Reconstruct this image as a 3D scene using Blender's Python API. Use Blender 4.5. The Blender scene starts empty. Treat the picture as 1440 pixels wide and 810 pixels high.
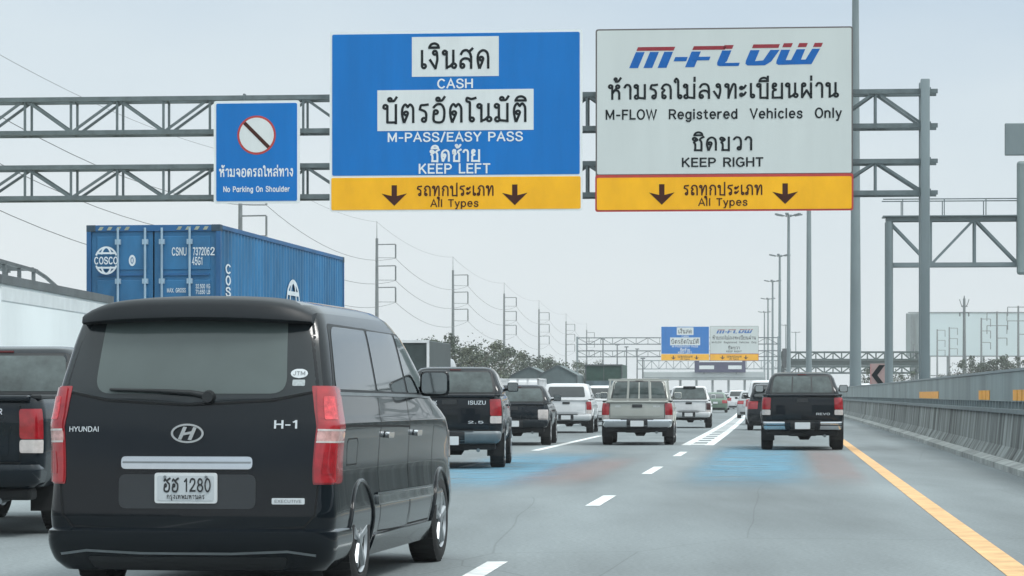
import bpy, bmesh, math, random
from mathutils import Vector, Matrix
R = math.radians
random.seed(7)
SC = bpy.context.scene
COL = SC.collection

# ------------------------------------------------------------------ camera
EYE = 1.3
cd = bpy.data.cameras.new('camera')
cam = bpy.data.objects.new('camera', cd)
COL.objects.link(cam)
cam.location = (0, 0, EYE)
cam.rotation_euler = (R(90), 0, 0)
cd.sensor_width = 36.0
cd.lens = 100.0
cd.shift_y = 150.0 / 1440.0
cd.clip_start = 0.1
cd.clip_end = 9000
SC.camera = cam

# ------------------------------------------------------------------ sky and light
SUN_EL, SUN_AZ = 58.0, 125.0          # overcast, the sun high to the right, a little behind the camera
w = bpy.data.worlds.new('World')
SC.world = w
w.use_nodes = True
nt = w.node_tree
bg = nt.nodes['Background']
sky = nt.nodes.new('ShaderNodeTexSky')
sky.sky_type = 'NISHITA'
sky.sun_disc = False
sky.sun_elevation = R(SUN_EL)
sky.sun_rotation = R(SUN_AZ)
sky.air_density = 1.0
sky.dust_density = 3.0
sky.ozone_density = 1.5
tc = nt.nodes.new('ShaderNodeTexCoord')
sep = nt.nodes.new('ShaderNodeSeparateXYZ')
nt.links.new(tc.outputs['Generated'], sep.inputs[0])
nz = nt.nodes.new('ShaderNodeTexNoise')
nz.inputs['Scale'].default_value = 5.0
nz.inputs['Detail'].default_value = 4.0
mp = nt.nodes.new('ShaderNodeMapping')
mp.inputs['Scale'].default_value = (1, 1, 3.0)
nt.links.new(tc.outputs['Generated'], mp.inputs[0])
nt.links.new(mp.outputs[0], nz.inputs['Vector'])
ma = nt.nodes.new('ShaderNodeMath'); ma.operation = 'MULTIPLY_ADD'
ma.inputs[1].default_value = 0.10; ma.inputs[2].default_value = -0.05
nt.links.new(nz.outputs['Fac'], ma.inputs[0])
mz = nt.nodes.new('ShaderNodeMath'); mz.operation = 'ADD'
nt.links.new(sep.outputs['Z'], mz.inputs[0]); nt.links.new(ma.outputs[0], mz.inputs[1])
# a thin bluer gap in the overcast towards the right of the road
mxr = nt.nodes.new('ShaderNodeMath'); mxr.operation = 'MULTIPLY_ADD'
mxr.inputs[1].default_value = 0.12
nt.links.new(sep.outputs['X'], mxr.inputs[0]); nt.links.new(mz.outputs[0], mxr.inputs[2])
ramp = nt.nodes.new('ShaderNodeValToRGB')
e = ramp.color_ramp.elements
SKY = [(0.0, (0.72, 0.77, 0.795)), (0.05, (0.69, 0.75, 0.78)), (0.105, (0.61, 0.69, 0.74)), (0.155, (0.50, 0.60, 0.69)),
       (0.24, (0.74, 0.86, 0.92)), (0.50, (1.15, 1.30, 1.33)), (1.0, (1.40, 1.55, 1.57))]
e[0].position, e[0].color = SKY[0][0], (*SKY[0][1], 1)
e[1].position, e[1].color = SKY[-1][0], (*SKY[-1][1], 1)
for p, c in SKY[1:-1]:
    k = e.new(p); k.color = (*c, 1)
nt.links.new(mxr.outputs[0], ramp.inputs[0])
SKY_STRENGTH = 0.12
sc_ = nt.nodes.new('ShaderNodeVectorMath'); sc_.operation = 'SCALE'
sc_.inputs['Scale'].default_value = 1.0 / SKY_STRENGTH
nt.links.new(ramp.outputs[0], sc_.inputs[0])
mix = nt.nodes.new('ShaderNodeMix'); mix.data_type = 'RGBA'
mix.inputs[0].default_value = 0.88          # cloud cover
nt.links.new(sky.outputs[0], mix.inputs[6]); nt.links.new(sc_.outputs[0], mix.inputs[7])
nt.links.new(mix.outputs[2], bg.inputs['Color'])
bg.inputs['Strength'].default_value = SKY_STRENGTH
sl = bpy.data.lights.new('sun', 'SUN')
sl.energy = 1.6
sl.angle = R(16)
sl.color = (1.0, 0.98, 0.95)
so = bpy.data.objects.new('sun', sl)
COL.objects.link(so)
d = Vector((math.sin(R(SUN_AZ)) * math.cos(R(SUN_EL)), math.cos(R(SUN_AZ)) * math.cos(R(SUN_EL)), math.sin(R(SUN_EL))))
so.rotation_euler = (-d).to_track_quat('-Z', 'Y').to_euler()
SC.view_settings.view_transform = 'Standard'
SC.view_settings.look = 'None'
SC.view_settings.gamma = 1.0
SC.view_settings.use_curve_mapping = False
SC.view_settings.exposure = 0.25
SC.render.engine = 'CYCLES'
SC.cycles.use_denoising = True
SC.cycles.max_bounces = 6
SC.cycles.volume_bounces = 0
SC.cycles.caustics_reflective = False
SC.cycles.caustics_refractive = False

# ------------------------------------------------------------------ materials
MATS = {}
def mat(name, col, rough=0.6, metal=0.0, var=0.0, scale=3.0, stretch=None, bump=0.0, bscale=None, coat=0.0, spec=0.5, var2=None, emit=None):
    """Principled material with a procedural colour variation (var = +- share of the base colour)."""
    if name in MATS: return MATS[name]
    m = bpy.data.materials.new(name); m.use_nodes = True
    n = m.node_tree; b = n.nodes['Principled BSDF']
    b.inputs['Base Color'].default_value = (*col, 1)
    b.inputs['Roughness'].default_value = rough
    b.inputs['Metallic'].default_value = metal
    b.inputs['Specular IOR Level'].default_value = spec
    b.inputs['Coat Weight'].default_value = coat
    b.inputs['Coat Roughness'].default_value = 0.02
    if emit:
        b.inputs['Emission Color'].default_value = (*emit[0], 1)
        b.inputs['Emission Strength'].default_value = emit[1]
    if var or bump:
        t = n.nodes.new('ShaderNodeTexCoord'); q = n.nodes.new('ShaderNodeMapping')
        q.inputs['Scale'].default_value = stretch or (1, 1, 1)
        n.links.new(t.outputs['Object'], q.inputs[0])
        z = n.nodes.new('ShaderNodeTexNoise'); z.inputs['Scale'].default_value = scale; z.inputs['Detail'].default_value = 6
        z.inputs['Roughness'].default_value = 0.62
        n.links.new(q.outputs[0], z.inputs['Vector'])
        if var:
            r = n.nodes.new('ShaderNodeValToRGB')
            lo = tuple(max(0, c * (1 - var)) for c in col); hi = tuple(min(1, c * (1 + var)) for c in (var2 or col))
            r.color_ramp.elements[0].position = 0.32; r.color_ramp.elements[1].position = 0.68
            r.color_ramp.elements[0].color = (*lo, 1); r.color_ramp.elements[1].color = (*hi, 1)
            n.links.new(z.outputs['Fac'], r.inputs[0]); n.links.new(r.outputs[0], b.inputs['Base Color'])
        if bump:
            z2 = z
            if bscale:
                z2 = n.nodes.new('ShaderNodeTexNoise'); z2.inputs['Scale'].default_value = bscale; z2.inputs['Detail'].default_value = 4
                n.links.new(t.outputs['Object'], z2.inputs['Vector'])
            bp = n.nodes.new('ShaderNodeBump'); bp.inputs['Strength'].default_value = bump; bp.inputs['Distance'].default_value = 0.02
            n.links.new(z2.outputs['Fac'], bp.inputs['Height']); n.links.new(bp.outputs[0], b.inputs['Normal'])
    MATS[name] = m
    return m

M_asphalt = mat('asphalt', (0.168, 0.194, 0.202), 0.85, var=0.24, scale=0.35, stretch=(1, 0.12, 1), bump=0.25, bscale=40)
def asphalt_detail():
    """aggregate speckle, tyre polished tracks and an oil strip along each lane, and a few sealed cracks"""
    n = M_asphalt.node_tree; b = n.nodes['Principled BSDF']
    def nd(t, **k):
        x = n.nodes.new(t)
        for a_, v in k.items(): setattr(x, a_, v)
        return x
    def M(op, a, b_=None, c=None):
        x = nd('ShaderNodeMath', operation=op)
        for i, v in enumerate((a, b_, c)):
            if v is None: continue
            if isinstance(v, (int, float)): x.inputs[i].default_value = v
            else: n.links.new(v, x.inputs[i])
        return x.outputs[0]
    src = b.inputs['Base Color'].links[0].from_socket
    t = nd('ShaderNodeTexCoord'); uv = nd('ShaderNodeSeparateXYZ'); n.links.new(t.outputs['UV'], uv.inputs[0])
    z = nd('ShaderNodeTexNoise'); z.inputs['Scale'].default_value = 26; z.inputs['Detail'].default_value = 9; n.links.new(t.outputs['Object'], z.inputs['Vector'])
    big = nd('ShaderNodeTexNoise'); big.inputs['Scale'].default_value = .22; big.inputs['Detail'].default_value = 5; n.links.new(t.outputs['UV'], big.inputs['Vector'])
    ph = M('MULTIPLY', M('ADD', uv.outputs['X'], .25), 1/3.62)
    track = M('MULTIPLY_ADD', M('COSINE', M('MULTIPLY', ph, 4*math.pi)), -.5, .5)      # 1 in the tyre tracks
    oil = M('POWER', M('MULTIPLY_ADD', M('COSINE', M('MULTIPLY', ph, 2*math.pi)), .5, .5), 7.0)
    f = M('MULTIPLY_ADD', M('MULTIPLY', track, big.outputs['Fac']), -.34, 1.10)
    f = M('MULTIPLY', f, M('MULTIPLY_ADD', M('MULTIPLY', oil, big.outputs['Fac']), -.38, 1.0))
    f = M('MULTIPLY', f, M('MULTIPLY_ADD', z.outputs['Fac'], .9, .55))
    mp_ = nd('ShaderNodeMapping'); mp_.inputs['Scale'].default_value = (.30, .075, 1); n.links.new(t.outputs['UV'], mp_.inputs[0])
    wob = nd('ShaderNodeTexNoise'); wob.inputs['Scale'].default_value = 1.3; n.links.new(mp_.outputs[0], wob.inputs['Vector'])
    mxv = nd('ShaderNodeMix', data_type='RGBA'); mxv.inputs[0].default_value = .12; n.links.new(mp_.outputs[0], mxv.inputs[6]); n.links.new(wob.outputs['Color'], mxv.inputs[7])
    vo = nd('ShaderNodeTexVoronoi', feature='DISTANCE_TO_EDGE'); vo.inputs['Scale'].default_value = 1.0; n.links.new(mxv.outputs[2], vo.inputs['Vector'])
    crack = nd('ShaderNodeMapRange'); crack.inputs['From Min'].default_value = .0008; crack.inputs['From Max'].default_value = .0024
    crack.inputs['To Min'].default_value = .80; crack.inputs['To Max'].default_value = 1.0; n.links.new(vo.outputs['Distance'], crack.inputs['Value'])
    f = M('MULTIPLY', f, crack.outputs[0])
    mx = nd('ShaderNodeMix', data_type='RGBA', blend_type='MULTIPLY'); mx.inputs[0].default_value = 1
    n.links.new(src, mx.inputs[6]); n.links.new(f, mx.inputs[7]); n.links.new(mx.outputs[2], b.inputs['Base Color'])
asphalt_detail()
M_ground = mat('verge_earth', (0.10, 0.115, 0.06), 0.95, var=0.35, scale=0.08, var2=(0.16, 0.15, 0.09))
M_concrete = mat('barrier_concrete', (0.165, 0.18, 0.175), 0.9, var=0.85, scale=1.0, stretch=(1.5, 1.5, 0.16), bump=0.3, bscale=9)
M_toe = mat('kerb_concrete', (0.30, 0.315, 0.305), 0.9, var=0.45, scale=.8, bump=0.3, bscale=9)
M_panel = mat('barrier_panel_metal', (0.20, 0.25, 0.255), 0.55, metal=0.1, var=0.28, scale=0.5, stretch=(1, 1, .2))
M_steel = mat('galvanised_steel', (0.135, 0.17, 0.18), 0.55, metal=0.3, var=0.2, scale=2.0)
M_steel_l = mat('pale_pole_steel', (0.19, 0.235, 0.25), 0.5, metal=0.25, var=0.12, scale=.6, stretch=(1, 1, .3))
M_pole = mat('pole_concrete', (0.17, 0.19, 0.20), 0.85, var=0.15, scale=1.0)
M_wire = mat('wire', (0.10, 0.11, 0.12), 0.6)
M_white_line = mat('lane_paint', (0.66, 0.69, 0.69), 0.8, var=0.30, scale=5)
M_yellow_line = mat('yellow_paint', (0.62, 0.38, 0.18), 0.8, var=0.24, scale=3)
M_blue = mat('sign_blue', (0.002, 0.165, 0.52), 0.6, var=0.07, scale=.9, stretch=(1.5,1,.2), spec=.12)
M_sgrey = mat('sign_grey', (0.60, 0.645, 0.64), 0.6, var=0.03, scale=.9, stretch=(1.5,1,.25), spec=.25)
M_splate = mat('sign_plate', (0.70, 0.74, 0.75), 0.6, var=0.06, scale=.9, stretch=(1.5,1,.25), spec=.25)
M_swhite = mat('sign_white', (0.76, 0.80, 0.82), 0.5, var=0.03)
M_sink = mat('sign_ink', (0.008, 0.013, 0.016), 0.7, var=0.1, spec=.08)
M_sbrown = mat('sign_brown', (0.055, 0.014, 0.008), 0.7, var=0.1, spec=.08)
M_syellow = mat('sign_yellow', (0.95, 0.46, 0.008), 0.6, var=0.10, scale=.9, stretch=(1,1,.5), spec=.2)
M_sred = mat('sign_red', (0.45, 0.035, 0.03), 0.5, var=0.1)
M_lred = mat('logo_red', (0.30, 0.035, 0.05), 0.6, var=0.1, spec=.1)
M_lblue = mat('logo_blue', (0.008, 0.12, 0.42), 0.6, var=0.1, spec=.1)
M_rim_dk = mat('sign_rim_dark', (0.12, 0.11, 0.11), 0.6, var=0.1)
M_plum = mat('toll_sign_blue', (0.006, 0.006, 0.07), 0.8, var=0.1, spec=.05)
M_orange = mat('reflector_orange', (0.88, 0.38, 0.035), 0.45, var=0.15, scale=4)
M_leaf = [mat('leaf_dark', (0.030, 0.046, 0.030), 0.8, var=0.35, scale=.6), mat('leaf_mid', (0.052, 0.076, 0.045), 0.8, var=0.35, scale=.6),
          mat('leaf_pale', (0.11, 0.13, 0.085), 0.8, var=0.35, scale=.6)]
M_bark = mat('bark', (0.10, 0.08, 0.06), 0.9, var=0.3, scale=4)
M_billboard = mat('billboard_face', (0.56, 0.66, 0.70), 0.7, var=0.05, scale=.05)

# ------------------------------------------------------------------ mesh helpers
class MB:
    def __init__(s): s.v = []; s.f = []
    def add(s, vs, fs):
        o = len(s.v); s.v += [tuple(p) for p in vs]; s.f += [tuple(i + o for i in f) for f in fs]; return s
    def box(s, x0, y0, z0, x1, y1, z1, M=None):
        vs = [(x0,y0,z0),(x1,y0,z0),(x1,y1,z0),(x0,y1,z0),(x0,y0,z1),(x1,y0,z1),(x1,y1,z1),(x0,y1,z1)]
        if M: vs = [M @ Vector(p) for p in vs]
        return s.add(vs, [(3,2,1,0),(4,5,6,7),(0,1,5,4),(1,2,6,5),(2,3,7,6),(3,0,4,7)])
    def bbox(s, x0, y0, z0, x1, y1, z1, b):
        """box with its 12 edges chamfered by b"""
        bm = bmesh.new(); bmesh.ops.create_cube(bm, size=1)
        for v in bm.verts:
            v.co = Vector(((x0+x1)/2 + v.co.x*(x1-x0), (y0+y1)/2 + v.co.y*(y1-y0), (z0+z1)/2 + v.co.z*(z1-z0)))
        bmesh.ops.bevel(bm, geom=bm.edges[:], offset=b, segments=2, affect='EDGES', profile=.5)
        s.bm(bm); return s
    def bm(s, bm):
        bm.verts.ensure_lookup_table(); bm.verts.index_update()
        s.add([v.co[:] for v in bm.verts], [[v.index for v in f.verts] for f in bm.faces]); bm.free(); return s
    def bar(s, p, q, w, h=None):
        p, q = Vector(p), Vector(q); h = h or w
        d = (q - p).normalized(); up = Vector((0,0,1)) if abs(d.z) < .95 else Vector((0,1,0))
        a = d.cross(up).normalized() * (w/2); b = a.cross(d).normalized() * (h/2)
        return s.add([p-a-b, p+a-b, p+a+b, p-a+b, q-a-b, q+a-b, q+a+b, q-a+b],
                     [(3,2,1,0),(4,5,6,7),(0,1,5,4),(1,2,6,5),(2,3,7,6),(3,0,4,7)])
    def tube(s, p, q, r0, r1=None, n=10):
        return s.path([p, q], [r0, r0 if r1 is None else r1], n)
    def path(s, pts, r, n=8):
        pts = [Vector(p) for p in pts]; k = len(pts)
        if not isinstance(r, (list, tuple)): r = [r]*k
        vs = []; fs = []
        d0 = (pts[1]-pts[0]).normalized(); up = Vector((0,0,1)) if abs(d0.z) < .9 else Vector((0,1,0))
        a = d0.cross(up).normalized()
        for i in range(k):
            d = (pts[min(i+1,k-1)] - pts[max(i-1,0)]).normalized()
            a = (a - d*a.dot(d)).normalized(); b = d.cross(a)
            for j in range(n):
                t = 2*math.pi*j/n; vs.append(pts[i] + (a*math.cos(t) + b*math.sin(t))*r[i])
        for i in range(k-1):
            for j in range(n):
                j2 = (j+1) % n; fs.append((i*n+j, i*n+j2, (i+1)*n+j2, (i+1)*n+j))
        fs.append(tuple(range(n-1,-1,-1))); fs.append(tuple((k-1)*n+j for j in range(n)))
        return s.add(vs, fs)
    def lathe(s, prof, axis='x', n=28, c=(0,0,0)):
        """prof: (offset along the axis, radius)"""
        vs = []; fs = []; k = len(prof)
        for (u, r) in prof:
            for j in range(n):
                t = 2*math.pi*j/n
                if axis == 'x': vs.append((c[0]+u, c[1]+r*math.cos(t), c[2]+r*math.sin(t)))
                elif axis == 'y': vs.append((c[0]+r*math.cos(t), c[1]+u, c[2]+r*math.sin(t)))
                else: vs.append((c[0]+r*math.cos(t), c[1]+r*math.sin(t), c[2]+u))
        for i in range(k-1):
            for j in range(n):
                j2 = (j+1) % n; fs.append((i*n+j, i*n+j2, (i+1)*n+j2, (i+1)*n+j))
        fs.append(tuple(range(n-1,-1,-1))); fs.append(tuple((k-1)*n+j for j in range(n)))
        return s.add(vs, fs)
    def prism(s, poly, y0, y1):
        """polygon in (x, z), extruded from y0 to y1"""
        k = len(poly)
        vs = [(x, y0, z) for x, z in poly] + [(x, y1, z) for x, z in poly]
        return s.add(vs, [tuple(range(k)), tuple(range(2*k-1, k-1, -1))] + [(i, i+k, (i+1) % k + k, (i+1) % k) for i in range(k)])
    def prismx(s, poly, x0, x1):
        """polygon in (y, z), extruded from x0 to x1"""
        k = len(poly)
        vs = [(x0, y, z) for y, z in poly] + [(x1, y, z) for y, z in poly]
        return s.add(vs, [tuple(range(k)), tuple(range(2*k-1, k-1, -1))] + [(i, i+k, (i+1) % k + k, (i+1) % k) for i in range(k)])
    def build(s, name, m, parent=None, smooth=None, loc=None, label=None):
        me = bpy.data.meshes.new(name); me.from_pydata(s.v, [], s.f)
        bm = bmesh.new(); bm.from_mesh(me); bmesh.ops.recalc_face_normals(bm, faces=bm.faces[:]); bm.to_mesh(me); bm.free()
        if m: me.materials.append(m)
        if smooth is not None:
            me.shade_smooth()
            if smooth < 180: me.set_sharp_from_angle(angle=R(smooth))
        o = bpy.data.objects.new(name, me); COL.objects.link(o)
        if parent: o.parent = parent
        if loc: o.location = loc
        if label: o['label'] = label
        return o
def tag(o, label=None, cat=None, group=None, kind=None):
    if label: o['label'] = label
    if cat: o['category'] = cat
    if group: o['group'] = group
    if kind: o['kind'] = kind
    return o
def thing(name, label, cat, loc=(0,0,0), rz=0.0, group=None):
    o = bpy.data.objects.new(name, None); COL.objects.link(o)
    o.empty_display_size = .3; o.location = loc; o.rotation_euler = (0, 0, rz)
    return tag(o, label, cat, group)
def copy_tree(o, parent=None):
    c = o.copy(); COL.objects.link(c)
    if parent: c.parent = parent
    for ch in list(o.children): copy_tree(ch, c)
    return c
def rpoly(pts, r, n=4):
    """round the corners of a polygon; r is a number or one radius per corner"""
    out = []; k = len(pts)
    for i in range(k):
        p = Vector(pts[i]); a = Vector(pts[i-1]) - p; b = Vector(pts[(i+1) % k]) - p
        rr = r[i] if isinstance(r, (list, tuple)) else r
        rr = min(rr, a.length*.49, b.length*.49)
        if rr <= 1e-6: out.append(tuple(p)); continue
        A = p + a.normalized()*rr; B = p + b.normalized()*rr
        for j in range(n+1):
            t = j/n; q = A*(1-t)**2 + p*2*t*(1-t) + B*t*t; out.append(tuple(q))
    return out

# ------------------------------------------------------------------ lettering
def C_(cx, cy, r): return [(cx + r*math.cos(t*math.pi/6), cy + r*math.sin(t*math.pi/6)) for t in range(13)]
def smooth(pts, n=5):
    out = []; k = len(pts)
    for i in range(k-1):
        p0, p1, p2, p3 = pts[max(i-1,0)], pts[i], pts[i+1], pts[min(i+2,k-1)]
        for j in range(n):
            t = j/n
            out.append(tuple(.5*((2*p1[a]) + (-p0[a]+p2[a])*t + (2*p0[a]-5*p1[a]+4*p2[a]-p3[a])*t*t + (-p0[a]+3*p1[a]-3*p2[a]+p3[a])*t**3) for a in (0,1)))
    out.append(pts[-1]); return out
S_ = smooth
_bo = [C_(1.3,8.8,1.05), [(2.4,9.2),(2.4,0)]]
G = {  # looped Thai letters drawn as pen strokes: advance, strokes (consonants stand 0..10)
 'น': (8.4, _bo+[S_([(2.4,.5),(4.3,1.2),(5.6,2.4)]), C_(6.6,1.4,1.15), [(6.2,10),(6.2,2.2)]]),
 'ม': (8.6, [C_(1.3,8.8,1.05), [(2.4,9.2),(2.4,2.2)], C_(1.6,1.3,1.15), [(2.6,.8),(7,.3)], [(7,0),(7,10)]]),
 'บ': (8.4, _bo+[[(2.4,0),(7,0)],[(7,-.6),(7,10)]]),
 'ป': (8.4, _bo+[[(2.4,0),(7,0)],[(7,-.6),(7,13)]]),
 'ด': (8.4, [C_(3.1,5.2,1.0), S_([(4.1,5.2),(3.8,4),(2.2,0)]), S_([(1.9,0),(1.0,4.5),(1.6,8.2),(4,9.9),(6.4,8.6),(7,5.5)]), [(7,5.7),(7,0)]]),
 'ต': (8.4, [C_(3.1,5.0,1.0), S_([(4.1,5.0),(3.8,4),(2.2,0)]), S_([(1.9,0),(1.0,4.5),(1.3,8.2),(2.7,10),(4,8.6)]), S_([(4,8.6),(5.4,10),(6.8,8.2),(7,5.5)]), [(7,5.7),(7,0)]]),
 'ค': (8.4, [C_(4.2,4.7,1.05), [(3.3,4.2),(1.9,0)], S_([(1.9,0),(1.0,4.5),(1.6,8.2),(4,9.9),(6.4,8.6),(7,5.5)]), [(7,5.7),(7,0)]]),
 'ล': (8.4, [C_(2.0,1.3,1.05), S_([(1.0,1.6),(1.2,4),(3,5.4),(5.6,5),(7,3.2)]), S_([(1.2,7.8),(2.4,9.6),(4.6,10),(6.4,8.8),(7,6)]), [(7,6.3),(7,0)]]),
 'ส': (8.8, [C_(2.0,1.3,1.05), S_([(1.0,1.6),(1.2,4),(3,5.4),(5.6,5),(7,3.2)]), S_([(1.2,7.8),(2.4,9.6),(4.6,10),(6.4,8.2),(7,6)]), [(7,6.3),(7,0)], [(5.6,8.9),(7.8,11)]]),
 'ย': (8.4, [C_(2.2,8.9,1.05), S_([(1.1,8.8),(1.2,6.6),(3.2,5.6)]), S_([(3.0,5.5),(1.2,4.4),(1.2,0)]), [(.7,0),(7,0)], [(7,-.6),(7,10)]]),
 'ผ': (8.6, [C_(2.4,8.8,1.05), [(1.3,9),(1.3,0)], [(1.3,0),(4.2,5)], [(4.2,5),(7.1,0)], [(7.1,-.3),(7.1,10)]]),
 'พ': (9.0, _bo+[[(2.4,0),(4.9,7.5)], [(4.9,7.5),(7.4,0)], [(7.4,-.3),(7.4,10)]]),
 'ท': (8.4, _bo+[S_([(2.4,.8),(4.0,6),(5.4,9.6),(6.7,9.4),(7,7)]), [(7,7.3),(7,0)]]),
 'ห': (8.6, _bo+[S_([(2.4,3.8),(3.8,6),(5.2,7.6)]), C_(6.0,8.7,1.05), S_([(4.0,6.2),(6.2,5.8),(7,4)]), [(7,4.2),(7,0)]]),
 'ก': (8.4, [[(1.7,0),(1.7,4.6)], S_([(1.7,4.4),(2.8,6),(1.2,7.2)]), S_([(1.2,7.2),(2.4,9.4),(4.4,10),(6.4,8.8),(7,6)]), [(7,6.3),(7,0)]]),
 'ถ': (8.4, [[(1.5,1.2),(1.5,4.6)], C_(2.6,1.3,1.05), S_([(1.5,4.4),(2.8,6),(1.2,7.2)]), S_([(1.2,7.2),(2.4,9.4),(4.4,10),(6.4,8.8),(7,6)]), [(7,6.3),(7,0)]]),
 'ภ': (8.6, [[(2.5,1.2),(2.5,4.6)], C_(1.4,1.3,1.05), S_([(2.5,4.4),(3.2,6),(1.4,7.2)]), S_([(1.4,7.2),(2.6,9.4),(4.6,10),(6.6,8.8),(7.2,6)]), [(7.2,6.3),(7.2,0)]]),
 'ร': (6.4, [C_(3.4,1.3,1.05), S_([(4.5,1.4),(4.6,4.6),(3.6,6.2),(1.2,7.2)]), S_([(1.2,7.2),(1.8,9.4),(3.4,9.6),(5.6,9.9)])]),
 'ง': (7.0, [C_(3.6,8.8,1.05), S_([(4.7,9),(5,5),(3.9,0)]), [(3.9,0),(.8,4.8)]]),
 'อ': (8.2, [C_(2.4,5.6,1.05), S_([(1.4,5.4),(1.2,1.4),(2.4,0),(5.4,0),(6.8,2),(6.9,7),(5.4,9.8),(3,9.9),(1.2,8.2)])]),
 'ฮ': (8.4, [C_(2.6,4.8,1.05), S_([(1.6,4.6),(1.2,1.4),(2.4,0),(5.4,0),(6.8,2),(6.9,5.6),(5.2,7.2),(4.0,8.4),(2.2,9.8),(1.2,8.4)]), S_([(4.2,8.4),(6,9.8),(7.8,10.6)])]),
 'จ': (7.6, [C_(2.9,4.5,1.05), [(3.8,4.0),(5.8,0)], S_([(1.0,8.0),(2.6,9.9),(5,9.5),(6.2,7),(6.2,3),(5.8,0)])]),
 'ว': (7.0, [C_(4.6,1.3,1.05), S_([(1.0,8.2),(2.6,9.9),(4.8,9.4),(5.8,7),(5.7,1.4)])]),
 'ข': (7.8, [C_(1.6,8.8,1.0), S_([(2.6,9.4),(3.6,8.0),(1.4,6.2),(2.2,4.6),(2.2,0)]), [(1.7,0),(6.4,0)], [(6.4,-.6),(6.4,10)]]),
 'ช': (8.2, [C_(1.6,8.8,1.0), S_([(2.6,9.4),(3.6,8.0),(1.4,6.2),(2.2,4.6),(2.2,0)]), [(1.7,0),(6.4,0)], S_([(6.4,-.6),(6.4,6),(5.4,8),(6,9.2),(8,10.4)])]),
 'ซ': (8.2, [C_(2.2,9.2,.9), S_([(1.2,9),(1.4,7),(2.6,8),(3.4,6.6),(2.2,4.6),(2.2,0)]), [(1.7,0),(6.4,0)], S_([(6.4,-.6),(6.4,6),(5.4,8),(6,9.2),(8,10.4)])]),
 'เ': (4.0, [[(1.2,10),(1.2,1.4)], C_(2.3,1.3,1.05)]),
 'โ': (5.0, [[(2.2,10),(2.2,1.4)], C_(3.3,1.3,1.05), S_([(2.2,9.8),(2.0,11),(.5,11.6),(.7,13.4),(3,12.8),(5.4,13.4)])]),
 'ไ': (5.0, [C_(3.6,1.3,1.05), S_([(2.5,1.4),(2.5,10),(2.4,12.6),(1.2,14),(.2,12.4),(.9,11.4)])]),
 'า': (6.2, [S_([(.9,8),(2,9.8),(3.8,9.7),(4.7,8),(4.7,5)]), [(4.7,5.3),(4.7,0)]]),
 'ะ': (5.4, [C_(1.4,7.0,.85), S_([(2.1,6.5),(3.2,7.2),(4.2,8.8)]), C_(1.4,2.2,.85), S_([(2.1,1.7),(3.2,2.4),(4.2,4.0)])]),
 'ิ': (0, [S_([(-6.6,11.7),(-5.6,13.4),(-3.6,14),(-1.8,13.2),(-1.2,11.7)]), [(-6.8,11.7),(-1.0,11.7)]]),
 'ี': (0, [S_([(-6.6,11.7),(-5.6,13.4),(-3.6,14),(-1.8,13.2),(-1.2,11.7)]), [(-6.8,11.7),(-1.0,11.7)], [(-1.2,11.4),(-1.2,15)]]),
 'ั': (0, [C_(-4.6,12.8,.9), S_([(-4,12),(-2.4,12.2),(-1,14.2)])]),
 '้': (0, [C_(-4.0,14,.7), S_([(-3.6,13.2),(-3.8,12.3),(-2.2,12.6),(-.6,14.8)])]),
 '่': (0, [[(-1.4,12),(-1.4,14.8)]]),
 'ุ': (0, [C_(-2.2,-2.3,.8), [(-1.3,-2),(-1.3,-4.8)]]),
 ' ': (5, []),
}

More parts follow.
